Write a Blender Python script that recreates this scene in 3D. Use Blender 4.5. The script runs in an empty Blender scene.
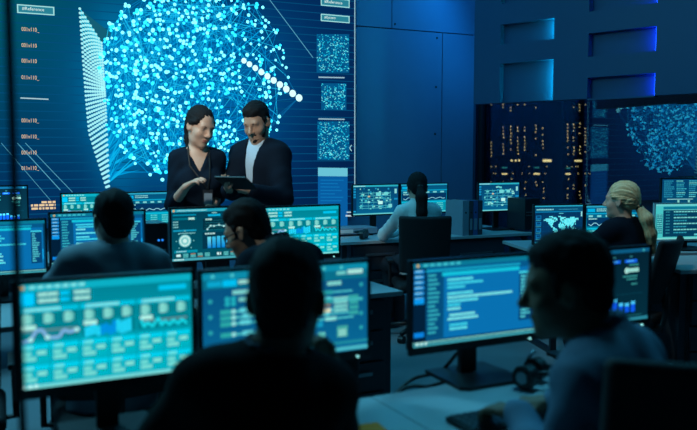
import bpy, bmesh, math, random
import numpy as np
from mathutils import Vector, Matrix

random.seed(11)
scene = bpy.context.scene
COL = scene.collection
PI = math.pi

# ------------------------------------------------------------------ camera maths
F_PX, CX, CY = 800.0, 348.5, 215.0
PITCH = math.atan(65.0 / 800.0)
CAM_H = 1.5
U = Vector((0.891, 0.454, 0.0))          # along the desk rows and the big screen
V = Vector((-0.454, 0.891, 0.0))         # towards the big screen
U_ANG = math.atan2(U.y, U.x)


def ray(u, v):
    a = (u - CX) / F_PX
    b = (v - CY) / F_PX
    return Vector((a, math.cos(PITCH) - b * math.sin(PITCH), -math.sin(PITCH) - b * math.cos(PITCH)))


def P(u, v, Y):
    """world point seen along a ray at forward distance Y"""
    d = ray(u, v)
    return Vector((0, 0, CAM_H)) + d * (Y / d.y)


def PZ(u, v, z):
    """world point seen along a ray at height z"""
    d = ray(u, v)
    return Vector((0, 0, CAM_H)) + d * ((z - CAM_H) / d.z)


def on_plane(u, v, origin, along):
    """(s, z) on a vertical plane through origin with horizontal direction along"""
    d = ray(u, v)
    n = Vector((along.y, -along.x, 0))
    t = (origin.dot(n)) / d.dot(n)
    p = Vector((0, 0, CAM_H)) + d * t
    return (p - origin).dot(along), p.z


# ------------------------------------------------------------------ materials
def srgb(r, g, b):
    def f(c):
        c /= 255.0
        return c / 12.92 if c <= 0.04045 else ((c + 0.055) / 1.055) ** 2.4
    return (f(r), f(g), f(b), 1.0)


def material(name, col, rough=0.6, metal=0.0, spec=0.4, noise=0.0, scale=30.0, bump=0.0, stretch=None, sheen=0.0):
    m = bpy.data.materials.new(name)
    m.use_nodes = True
    nt = m.node_tree
    b = nt.nodes['Principled BSDF']
    b.inputs['Base Color'].default_value = (*col[:3], 1)
    b.inputs['Roughness'].default_value = rough
    b.inputs['Metallic'].default_value = metal
    b.inputs['Specular IOR Level'].default_value = spec
    if sheen:
        b.inputs['Sheen Weight'].default_value = sheen
    if noise or bump:
        tc = nt.nodes.new('ShaderNodeTexCoord')
        mp = nt.nodes.new('ShaderNodeMapping')
        if stretch:
            mp.inputs['Scale'].default_value = stretch
        nz = nt.nodes.new('ShaderNodeTexNoise')
        nz.inputs['Scale'].default_value = scale
        nz.inputs['Detail'].default_value = 4
        nt.links.new(tc.outputs['Object'], mp.inputs['Vector'])
        nt.links.new(mp.outputs['Vector'], nz.inputs['Vector'])
        if noise:
            mx = nt.nodes.new('ShaderNodeMix')
            mx.data_type = 'RGBA'
            mx.inputs['A'].default_value = (*[c * (1 - noise) for c in col[:3]], 1)
            mx.inputs['B'].default_value = (*[min(1, c * (1 + noise)) for c in col[:3]], 1)
            nt.links.new(nz.outputs['Fac'], mx.inputs['Factor'])
            nt.links.new(mx.outputs['Result'], b.inputs['Base Color'])
        if bump:
            bp = nt.nodes.new('ShaderNodeBump')
            bp.inputs['Strength'].default_value = bump
            bp.inputs['Distance'].default_value = 0.004
            nt.links.new(nz.outputs['Fac'], bp.inputs['Height'])
            nt.links.new(bp.outputs['Normal'], b.inputs['Normal'])
    return m


def emissive(name, col, strength=1.0):
    m = bpy.data.materials.new(name)
    m.use_nodes = True
    nt = m.node_tree
    nt.nodes.clear()
    e = nt.nodes.new('ShaderNodeEmission')
    e.inputs['Color'].default_value = (*col[:3], 1)
    e.inputs['Strength'].default_value = strength
    o = nt.nodes.new('ShaderNodeOutputMaterial')
    nt.links.new(e.outputs[0], o.inputs[0])
    return m


def picture(name, strength):
    """lit display: colours of the shown picture come from the mesh's own pixel colours"""
    m = bpy.data.materials.new(name)
    m.use_nodes = True
    nt = m.node_tree
    nt.nodes.clear()
    a = nt.nodes.new('ShaderNodeVertexColor')
    a.layer_name = 'pix'
    e = nt.nodes.new('ShaderNodeEmission')
    e.inputs['Strength'].default_value = strength
    o = nt.nodes.new('ShaderNodeOutputMaterial')
    nt.links.new(a.outputs['Color'], e.inputs['Color'])
    nt.links.new(e.outputs[0], o.inputs[0])
    return m


M = {}
M['screen'] = picture('monitor_picture', 1.0)
M['wallscreen'] = picture('wall_screen_picture', 1.0)
M['black'] = material('black_plastic', (0.008, 0.010, 0.013), 0.42, noise=0.2, scale=60)
M['frame'] = material('dark_monitor_shell', (0.012, 0.016, 0.022), 0.35, noise=0.15, scale=40)
M['white_shell'] = material('white_monitor_shell', (0.5, 0.62, 0.64), 0.4, noise=0.05)
M['desk'] = material('pale_desk_laminate', (0.36, 0.42, 0.45), 0.45, noise=0.06, scale=9, stretch=(1, 8, 1))
M['desk_edge'] = material('desk_edge_band', (0.26, 0.31, 0.34), 0.5, noise=0.05)
M['cabinet'] = material('dark_cabinet_laminate', (0.035, 0.05, 0.07), 0.45, noise=0.12, scale=14)
M['drawer'] = material('dark_drawer_front', (0.03, 0.042, 0.06), 0.4, noise=0.12, scale=14)
M['steel'] = material('brushed_steel', (0.25, 0.28, 0.31), 0.35, 0.9, noise=0.1, scale=80)
M['darksteel'] = material('dark_steel', (0.05, 0.06, 0.075), 0.4, 0.7, noise=0.1, scale=60)
M['floor'] = material('grey_carpet_floor', (0.17, 0.21, 0.24), 0.7, noise=0.2, scale=120, bump=0.2)
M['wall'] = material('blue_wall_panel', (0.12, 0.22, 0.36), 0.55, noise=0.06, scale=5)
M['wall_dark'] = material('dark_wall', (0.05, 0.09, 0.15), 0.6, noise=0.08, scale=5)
M['soffit'] = material('bulkhead_panel', (0.016, 0.070, 0.16), 0.5, noise=0.05, scale=6)
M['seam'] = material('dark_seam', (0.008, 0.012, 0.02), 0.7, noise=0.1)
M['ceiling'] = material('dark_ceiling', (0.06, 0.08, 0.1), 0.8, noise=0.1)
M['chair'] = material('black_chair_mesh', (0.008, 0.011, 0.015), 0.7, noise=0.25, scale=220, bump=0.3)
M['skin'] = material('skin_fair', (0.56, 0.36, 0.27), 0.5, noise=0.05, scale=40)
M['skin_tan'] = material('skin_tan', (0.44, 0.27, 0.19), 0.5, noise=0.05, scale=40)
M['skin_brown'] = material('skin_brown', (0.16, 0.088, 0.05), 0.55, noise=0.06, scale=40)
M['hair'] = material('black_hair', (0.010, 0.011, 0.013), 0.75, spec=0.12, noise=0.4, scale=90, bump=0.5, stretch=(3, 3, 0.6))
M['hair_brown'] = material('dark_brown_hair', (0.016, 0.012, 0.010), 0.6, spec=0.2, noise=0.4, scale=90, bump=0.5, stretch=(3, 3, 0.6))
M['blonde'] = material('blonde_hair', (0.66, 0.50, 0.28), 0.45, noise=0.45, scale=70, bump=0.6, stretch=(4, 4, 0.35))
M['navy'] = material('navy_suit_cloth', (0.0025, 0.008, 0.018), 0.88, spec=0.12, noise=0.15, scale=160, bump=0.15)
M['navy_knit'] = material('navy_knit_top', (0.003, 0.010, 0.022), 0.88, spec=0.12, noise=0.15, scale=200, bump=0.2)
M['blacksuit'] = material('black_suit_cloth', (0.004, 0.005, 0.007), 0.9, spec=0.1, noise=0.2, scale=160, bump=0.15)
M['greysuit'] = material('slate_suit_cloth', (0.19, 0.26, 0.32), 0.8, noise=0.12, scale=180, bump=0.15)
M['shirt'] = material('pale_blue_shirt', (0.36, 0.50, 0.62), 0.75, noise=0.08, scale=120, bump=0.1)
M['shirt_dim'] = material('blue_shirt', (0.075, 0.14, 0.22), 0.75, noise=0.1, scale=120, bump=0.1)
M['blouse'] = material('pale_teal_blouse', (0.62, 0.78, 0.80), 0.7, noise=0.08, scale=120, bump=0.1)
M['trouser'] = material('dark_trouser_cloth', (0.012, 0.015, 0.024), 0.85, noise=0.15, scale=160)
M['shoe'] = material('black_leather', (0.008, 0.008, 0.009), 0.35, noise=0.1)
M['lip'] = material('lip_skin', (0.36, 0.14, 0.12), 0.45, noise=0.05)
M['eye_dark'] = material('dark_eye', (0.01, 0.008, 0.007), 0.2, noise=0.05)
M['paper'] = material('white_paper', (0.6, 0.64, 0.64), 0.7, noise=0.04)
M['yellow'] = material('yellow_paper', (1.0, 0.22, 0.0), 0.7, noise=0.04)
M['binder_grey'] = material('grey_binder_card', (0.20, 0.27, 0.34), 0.6, noise=0.08)
M['binder_dark'] = material('charcoal_binder_card', (0.03, 0.05, 0.07), 0.6, noise=0.1)
M['binder_blue'] = material('blue_binder_card', (0.03, 0.10, 0.28), 0.6, noise=0.08)
M['led'] = emissive('power_light', srgb(150, 240, 240), 1.3)
M['led_blue'] = emissive('status_light', srgb(40, 140, 255), 1.0)
M['tower'] = material('night_facade', (0.004, 0.006, 0.010), 0.9, noise=0.2, scale=0.2)
M['win_warm'] = emissive('lit_window_warm', srgb(240, 205, 135), 1.9)
M['win_teal'] = emissive('lit_window_teal', srgb(60, 150, 140), 1.0)
M['strip_cyan'] = emissive('led_strip_cyan', srgb(0, 205, 215), 45.0)
M['strip_blue'] = emissive('led_strip_blue', srgb(15, 70, 255), 26.0)
g = bpy.data.materials.new('coated_night_glass')
g.use_nodes = True
nt = g.node_tree
nt.nodes.clear()
tr = nt.nodes.new('ShaderNodeBsdfTransparent')
tr.inputs['Color'].default_value = (0.80, 0.90, 0.95, 1)
gl = nt.nodes.new('ShaderNodeBsdfGlossy')
gl.inputs['Color'].default_value = (0.20, 0.62, 0.86, 1)
gl.inputs['Roughness'].default_value = 0.015
mx = nt.nodes.new('ShaderNodeMixShader')
mx.inputs[0].default_value = 0.16
out = nt.nodes.new('ShaderNodeOutputMaterial')
nt.links.new(tr.outputs[0], mx.inputs[1])
nt.links.new(gl.outputs[0], mx.inputs[2])
nt.links.new(mx.outputs[0], out.inputs[0])
M['glass'] = g


# ------------------------------------------------------------------ object helpers
def tag(o, label=None, cat=None, group=None, kind=None):
    if label: o['label'] = label
    if cat: o['category'] = cat
    if group: o['group'] = group
    if kind: o['kind'] = kind
    return o


def thing(name, label, cat, loc=(0, 0, 0), rz=0.0, group=None):
    o = bpy.data.objects.new(name, None)
    o.empty_display_size = 0.1
    COL.objects.link(o)
    o.location = loc
    o.rotation_euler = (0, 0, rz)
    return tag(o, label, cat, group)


def link(name, me, parent=None, loc=None, rz=None):
    o = bpy.data.objects.new(name, me)
    COL.objects.link(o)
    if parent: o.parent = parent
    if loc is not None: o.location = loc
    if rz is not None: o.rotation_euler = (0, 0, rz)
    return o


def kids(o):
    return [c for c in COL.objects if c.parent == o]


def copy_tree(o, parent=None):
    c = o.copy()
    COL.objects.link(c)
    if parent: c.parent = parent
    for ch in kids(o):
        copy_tree(ch, c)
    return c


class MB:
    """collects simple shapes and links them as one mesh object"""
    def __init__(self):
        self.bm = bmesh.new()

    def box(self, c, size, rz=0.0, bev=0.0, rot=None):
        m = Matrix.Translation(Vector(c)) @ (rot.to_4x4() if rot is not None else Matrix.Rotation(rz, 4, 'Z'))
        r = bmesh.ops.create_cube(self.bm, size=1.0)
        vs = r['verts']
        for v in vs:
            v.co = Vector((v.co.x * size[0], v.co.y * size[1], v.co.z * size[2]))
        if bev:
            es = list({e for v in vs for e in v.link_edges})
            rb = bmesh.ops.bevel(self.bm, geom=es, offset=bev, segments=2, profile=0.7, affect='EDGES')
            vs = list({v for f in rb['faces'] for v in f.verts} | {v for v in vs if v.is_valid})
        for v in vs:
            v.co = m @ v.co
        return self

    def cyl(self, a, b, r0, r1=None, seg=16):
        a, b = Vector(a), Vector(b)
        r1 = r0 if r1 is None else r1
        d = b - a
        q = d.to_track_quat('Z', 'Y').to_matrix().to_4x4()
        m = Matrix.Translation((a + b) / 2) @ q
        bmesh.ops.create_cone(self.bm, cap_ends=True, segments=seg, radius1=r0, radius2=r1, depth=d.length, matrix=m)
        return self

    def tube(self, pts, r, seg=8, closed=False):
        pts = [Vector(p) for p in pts]
        n = len(pts)
        rings = []
        prev = None
        for i, p in enumerate(pts):
            if closed:
                t = pts[(i + 1) % n] - pts[i - 1]
            else:
                t = pts[min(i + 1, n - 1)] - pts[max(i - 1, 0)]
            t.normalize()
            if prev is None:
                ref = Vector((0, 0, 1)) if abs(t.z) < 0.9 else Vector((1, 0, 0))
                nrm = t.cross(ref).normalized()
            else:
                nrm = (prev - t * prev.dot(t)).normalized()
            prev = nrm
            bn = t.cross(nrm)
            rings.append([self.bm.verts.new(p + (nrm * math.cos(2 * PI * k / seg) + bn * math.sin(2 * PI * k / seg)) * r) for k in range(seg)])
        rng = range(n) if closed else range(n - 1)
        for i in rng:
            A, B = rings[i], rings[(i + 1) % n]
            for k in range(seg):
                self.bm.faces.new((A[k], A[(k + 1) % seg], B[(k + 1) % seg], B[k]))
        if not closed:
            self.bm.faces.new(rings[0][::-1])
            self.bm.faces.new(rings[-1])
        return self

    def prism(self, pts, z0, z1):
        lo = [self.bm.verts.new((p[0], p[1], z0)) for p in pts]
        hi = [self.bm.verts.new((p[0], p[1], z1)) for p in pts]
        n = len(pts)
        self.bm.faces.new(lo[::-1])
        self.bm.faces.new(hi)
        for i in range(n):
            self.bm.faces.new((lo[i], lo[(i + 1) % n], hi[(i + 1) % n], hi[i]))
        return self

    def sphere(self, c, r, seg=12):
        bmesh.ops.create_uvsphere(self.bm, u_segments=seg, v_segments=seg // 2 + 1, radius=r, matrix=Matrix.Translation(Vector(c)))
        return self

    def build(self, name, mat, parent=None, loc=None, rz=None, smooth=False):
        bmesh.ops.recalc_face_normals(self.bm, faces=self.bm.faces)
        me = bpy.data.meshes.new(name)
        self.bm.to_mesh(me)
        self.bm.free()
        me.materials.append(mat)
        if smooth:
            me.polygons.foreach_set('use_smooth', [True] * len(me.polygons))
        return link(name, me, parent, loc, rz)


# ------------------------------------------------------------------ display pictures
class UI:
    """a picture on a flat display: rectangles, discs, lines in 0..1 coordinates (y down)"""
    def __init__(self, W, H, step=0.00003):
        self.W, self.H, self.step = W, H, step
        self.v, self.f, self.c = [], [], []
        self.n = 0
        self.gain = 1.0

    def _poly(self, pts, cols):
        k = len(self.v)
        y = -self.n * self.step
        self.n += 1
        for (x, z) in pts:
            self.v.append((x, y, z))
        self.f.append(tuple(range(k, k + len(pts))))
        if isinstance(cols, tuple):
            cols = [cols] * len(pts)
        g = self.gain
        self.c.extend([(c[0] * g, c[1] * g, c[2] * g, 1) for c in cols])

    def xy(self, x, y):
        return ((x - 0.5) * self.W, (1.0 - y) * self.H)

    def rect(self, x, y, w, h, col):
        self._poly([self.xy(x, y + h), self.xy(x + w, y + h), self.xy(x + w, y), self.xy(x, y)], srgb(*col))

    def grad(self, x, y, w, h, ctop, cbot):
        a, b = srgb(*ctop), srgb(*cbot)
        self._poly([self.xy(x, y + h), self.xy(x + w, y + h), self.xy(x + w, y), self.xy(x, y)], [b, b, a, a])

    def poly(self, pts, col):
        self._poly([self.xy(*p) for p in pts], srgb(*col))

    def disc(self, x, y, r, col, seg=10):
        cx, cz = self.xy(x, y)
        self._poly([(cx + r * self.H * math.cos(-2 * PI * i / seg), cz - r * self.H * math.sin(-2 * PI * i / seg)) for i in range(seg)][::-1], srgb(*col))

    def line(self, x0, y0, x1, y1, w, col):
        a, b = self.xy(x0, y0), self.xy(x1, y1)
        dx, dz = b[0] - a[0], b[1] - a[1]
        L = math.hypot(dx, dz) or 1e-6
        nx, nz = -dz / L * w * self.H / 2, dx / L * w * self.H / 2
        self._poly([(a[0] - nx, a[1] - nz), (b[0] - nx, b[1] - nz), (b[0] + nx, b[1] + nz), (a[0] + nx, a[1] + nz)], srgb(*col))

    def path(self, pts, w, col):
        for p, q in zip(pts, pts[1:]):
            self.line(*p, *q, w, col)

    def words(self, x, y, w, h, col, rng, gap=0.35):
        """a line of unreadably small text: short strokes of letter-sized width"""
        cx = x
        while cx < x + w:
            ww = min(rng.uniform(0.5, 2.2) * h * 0.7, x + w - cx)
            self.rect(cx, y, ww, h, col)
            cx += ww + gap * h * 0.6

    def text(self, s, x, y, h, col, sx=1.0):
        cu = bpy.data.curves.new('t', 'FONT')
        cu.body = s
        cu.size = 1.0
        cu.resolution_u = 2
        ob = bpy.data.objects.new('t', cu)
        COL.objects.link(ob)
        dg = bpy.context.evaluated_depsgraph_get()
        me = bpy.data.meshes.new_from_object(ob.evaluated_get(dg))
        k = len(self.v)
        yy = -self.n * self.step
        self.n += 1
        ox, oz = self.xy(x, y)
        sc = h * self.H / 0.7
        c = srgb(*col)
        for vv in me.vertices:
            self.v.append((ox + vv.co.x * sc * sx, yy, oz + vv.co.y * sc))
            self.c.append(c)
        for p in me.polygons:
            self.f.append(tuple(k + i for i in p.vertices))
        bpy.data.objects.remove(ob)
        bpy.data.curves.remove(cu)
        bpy.data.meshes.remove(me)

    def build(self, name, mat, parent, loc=(0, 0, 0), rz=None):
        me = bpy.data.meshes.new(name)
        me.from_pydata(self.v, [], self.f)
        at = me.color_attributes.new('pix', 'FLOAT_COLOR', 'POINT')
        at.data.foreach_set('color', np.array(self.c, dtype=np.float32).ravel())
        me.materials.append(mat)
        return link(name, me, parent, loc, rz)


# ------------------------------------------------------------------ rounded solids (signed distance, then surface nets)
def _dot(x, y, z, n):
    return x * n[0] + y * n[1] + z * n[2]


class Solid:
    def __init__(self):
        self.ops = []          # (kind, fn, lo, hi, k)
        self.disp = None

    def _add(self, kind, fn, lo, hi, k):
        self.ops.append((kind, fn, np.array(lo, float), np.array(hi, float), k))
        return self

    def cap(self, a, b, ra, rb=None, k=0.02, flat=None, kind='u'):
        a = np.array(a, float); b = np.array(b, float)
        rb = ra if rb is None else rb
        ba = b - a
        L2 = max(float(ba @ ba), 1e-9)

        def fn(x, y, z):
            px, py, pz = x - a[0], y - a[1], z - a[2]
            t = np.clip((px * ba[0] + py * ba[1] + pz * ba[2]) / L2, 0, 1)
            qx, qy, qz = px - t * ba[0], py - t * ba[1], pz - t * ba[2]
            if flat is not None:
                n, fac = flat
                w = (qx * n[0] + qy * n[1] + qz * n[2]) * (1 / fac - 1)
                qx, qy, qz = qx + n[0] * w, qy + n[1] * w, qz + n[2] * w
            return np.sqrt(qx * qx + qy * qy + qz * qz) - (ra + (rb - ra) * t)
        r = max(ra, rb) * (1 if flat is None else max(1, flat[1]))
        return self._add(kind, fn, np.minimum(a, b) - r, np.maximum(a, b) + r, k)

    def ell(self, c, r, R=None, k=0.02, kind='u'):
        c = np.array(c, float); r = np.array(r, float)
        Rm = np.eye(3) if R is None else np.array(R, float)

        def fn(x, y, z):
            px, py, pz = x - c[0], y - c[1], z - c[2]
            q = [_dot(px, py, pz, Rm[:, i]) for i in range(3)]
            k0 = np.sqrt(sum((q[i] / r[i]) ** 2 for i in range(3)))
            k1 = np.sqrt(sum((q[i] / r[i] ** 2) ** 2 for i in range(3)))
            return k0 * (k0 - 1) / np.maximum(k1, 1e-6)
        ext = np.sqrt(((Rm * r) ** 2).sum(1))
        return self._add(kind, fn, c - ext, c + ext, k)

    def box(self, c, h, R=None, rad=0.01, k=0.01, kind='u', bend=None):
        c = np.array(c, float); h = np.array(h, float) - rad
        Rm = np.eye(3) if R is None else np.array(R, float)

        def fn(x, y, z):
            px, py, pz = x - c[0], y - c[1], z - c[2]
            q = [_dot(px, py, pz, Rm[:, i]) for i in range(3)]
            if bend: q = bend(q)
            q = [np.abs(q[i]) - h[i] for i in range(3)]
            o = np.sqrt(sum(np.maximum(t, 0) ** 2 for t in q))
            return o + np.minimum(np.maximum(np.maximum(q[0], q[1]), q[2]), 0) - rad
        ext = (np.abs(Rm) * (h + rad)).sum(1)
        m = 0.08 if bend else 0
        return self._add(kind, fn, c - ext - m, c + ext + m, k)

    def func(self, fn, lo, hi, k=0.01, kind='s'):
        return self._add(kind, fn, lo, hi, k)

    def mesh(self, h):
        us = [o for o in self.ops if o[0] == 'u']
        lo = np.min([o[2] for o in us], 0) - 4 * h - 0.01
        hi = np.max([o[3] for o in us], 0) + 4 * h + 0.01
        n = np.ceil((hi - lo) / h).astype(int) + 1
        ax = [(lo[i] + h * np.arange(n[i])) for i in range(3)]
        G = np.full(n, 1.0, np.float32)
        for kind, fn, l, u, k in self.ops:
            m = k + 2.5 * h
            i0 = np.maximum(np.floor((l - m - lo) / h).astype(int), 0)
            i1 = np.minimum(np.ceil((u + m - lo) / h).astype(int) + 1, n)
            if np.any(i1 <= i0):
                continue
            sl = tuple(slice(i0[i], i1[i]) for i in range(3))
            x = ax[0][sl[0]][:, None, None]; y = ax[1][sl[1]][None, :, None]; z = ax[2][sl[2]][None, None, :]
            d = fn(x, y, z) + 0 * (x + y + z)
            a = G[sl]
            if kind == 'u':
                hh = np.maximum(k - np.abs(a - d), 0) / max(k, 1e-6)
                G[sl] = np.minimum(a, d) - hh * hh * k * 0.25
            elif kind == 's':
                hh = np.maximum(k - np.abs(a + d), 0) / max(k, 1e-6)
                G[sl] = np.maximum(a, -d) + hh * hh * k * 0.25
            elif kind == 'i':
                G[sl] = np.maximum(a, d)
        if self.disp is not None:
            G += self.disp(ax[0][:, None, None], ax[1][None, :, None], ax[2][None, None, :]).astype(np.float32)
        G[0] = G[-1] = 1; G[:, 0] = G[:, -1] = 1; G[:, :, 0] = G[:, :, -1] = 1
        return surface_nets(G, lo, h)

    def build(self, name, mat, parent, h=0.01):
        v, q = self.mesh(h)
        me = bpy.data.meshes.new(name)
        me.vertices.add(len(v)); me.vertices.foreach_set('co', v.astype(np.float32).ravel())
        me.loops.add(q.size); me.loops.foreach_set('vertex_index', q.astype(np.int32).ravel())
        me.polygons.add(len(q))
        me.polygons.foreach_set('loop_start', np.arange(0, q.size, 4, dtype=np.int32))
        me.polygons.foreach_set('use_smooth', np.ones(len(q), bool))
        me.update(calc_edges=True)
        me.validate()
        me.materials.append(mat)
        return link(name, me, parent)


def surface_nets(G, lo, h):
    ins = G < 0
    cnt = np.zeros(tuple(s - 1 for s in G.shape), np.uint8)
    offs = [(i, j, k) for i in (0, 1) for j in (0, 1) for k in (0, 1)]
    S = G.shape
    for (i, j, k) in offs:
        cnt += ins[i:S[0] - 1 + i, j:S[1] - 1 + j, k:S[2] - 1 + k]
    mask = (cnt > 0) & (cnt < 8)
    cells = np.argwhere(mask)
    idx = np.full(mask.shape, -1, np.int32)
    idx[mask] = np.arange(len(cells))
    pos = np.zeros((len(cells), 3)); num = np.zeros(len(cells))
    val = {o: G[cells[:, 0] + o[0], cells[:, 1] + o[1], cells[:, 2] + o[2]] for o in offs}
    for a in offs:
        for axis in range(3):
            if a[axis] == 0:
                b = list(a); b[axis] = 1; b = tuple(b)
                fa, fb = val[a], val[b]
                cr = (fa < 0) != (fb < 0)
                t = np.where(cr, fa / np.where(cr, fa - fb, 1), 0)
                p = np.array(a, float)[None, :] + t[:, None] * (np.array(b, float) - np.array(a, float))[None, :]
                pos += np.where(cr[:, None], p, 0); num += cr
    verts = (cells + pos / num[:, None]) * h + lo
    quads = []
    for axis in range(3):
        A = [slice(None)] * 3; B = [slice(None)] * 3
        A[axis] = slice(0, -1); B[axis] = slice(1, None)
        e = np.argwhere(ins[tuple(A)] != ins[tuple(B)])
        o1, o2 = (axis + 1) % 3, (axis + 2) % 3
        e = e[(e[:, o1] > 0) & (e[:, o2] > 0) & (e[:, o1] < S[o1] - 1) & (e[:, o2] < S[o2] - 1)]
        def cell(d1, d2):
            c = e.copy(); c[:, o1] -= d1; c[:, o2] -= d2
            return idx[c[:, 0], c[:, 1], c[:, 2]]
        q = np.stack([cell(1, 1), cell(0, 1), cell(0, 0), cell(1, 0)], 1)
        flip = ~ins[e[:, 0], e[:, 1], e[:, 2]]
        q[flip] = q[flip][:, ::-1]
        quads.append(q)
    return verts, np.concatenate(quads)


def folds(amp, f, seed=0.0, along=(0, 0, 1)):
    def fn(x, y, z):
        s = seed
        return amp * (np.sin(f * (1.2 * x + 0.5 * z) + 2.1 * np.sin(0.55 * f * y + s) + s)
                      * np.sin(f * (0.9 * z - 0.7 * y) + 1.8 * np.sin(0.5 * f * x + 2 * s))
                      + 0.5 * np.sin(f * 0.8 * (z + 0.6 * x) + 3 * np.sin(f * 0.3 * y + s)))
    return fn

# ------------------------------------------------------------------ people
def va(*a):
    return np.array(a, float)


def unit(a):
    a = np.array(a, float)
    return a / np.linalg.norm(a)


def rotm(yaw=0, pitch=0, roll=0):
    """columns = local x (right), y (forward), z (up); yaw + turns left, pitch + looks down, roll + tilts to the right"""
    m = Matrix.Rotation(math.radians(yaw), 3, 'Z') @ Matrix.Rotation(math.radians(-pitch), 3, 'X') @ Matrix.Rotation(math.radians(roll), 3, 'Y')
    return np.array(m)


def two_bone(a, b, l1, l2, hint):
    d = b - a
    L = np.linalg.norm(d)
    if L > 0.995 * (l1 + l2):
        d = d / L; L = 0.995 * (l1 + l2)
    else:
        d = d / L
    p = (l1 * l1 - l2 * l2 + L * L) / (2 * L)
    h = math.sqrt(max(l1 * l1 - p * p, 0))
    hint = np.array(hint, float)
    n = unit(hint - d * (hint @ d))
    return a + d * p + n * h, a + d * L


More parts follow.
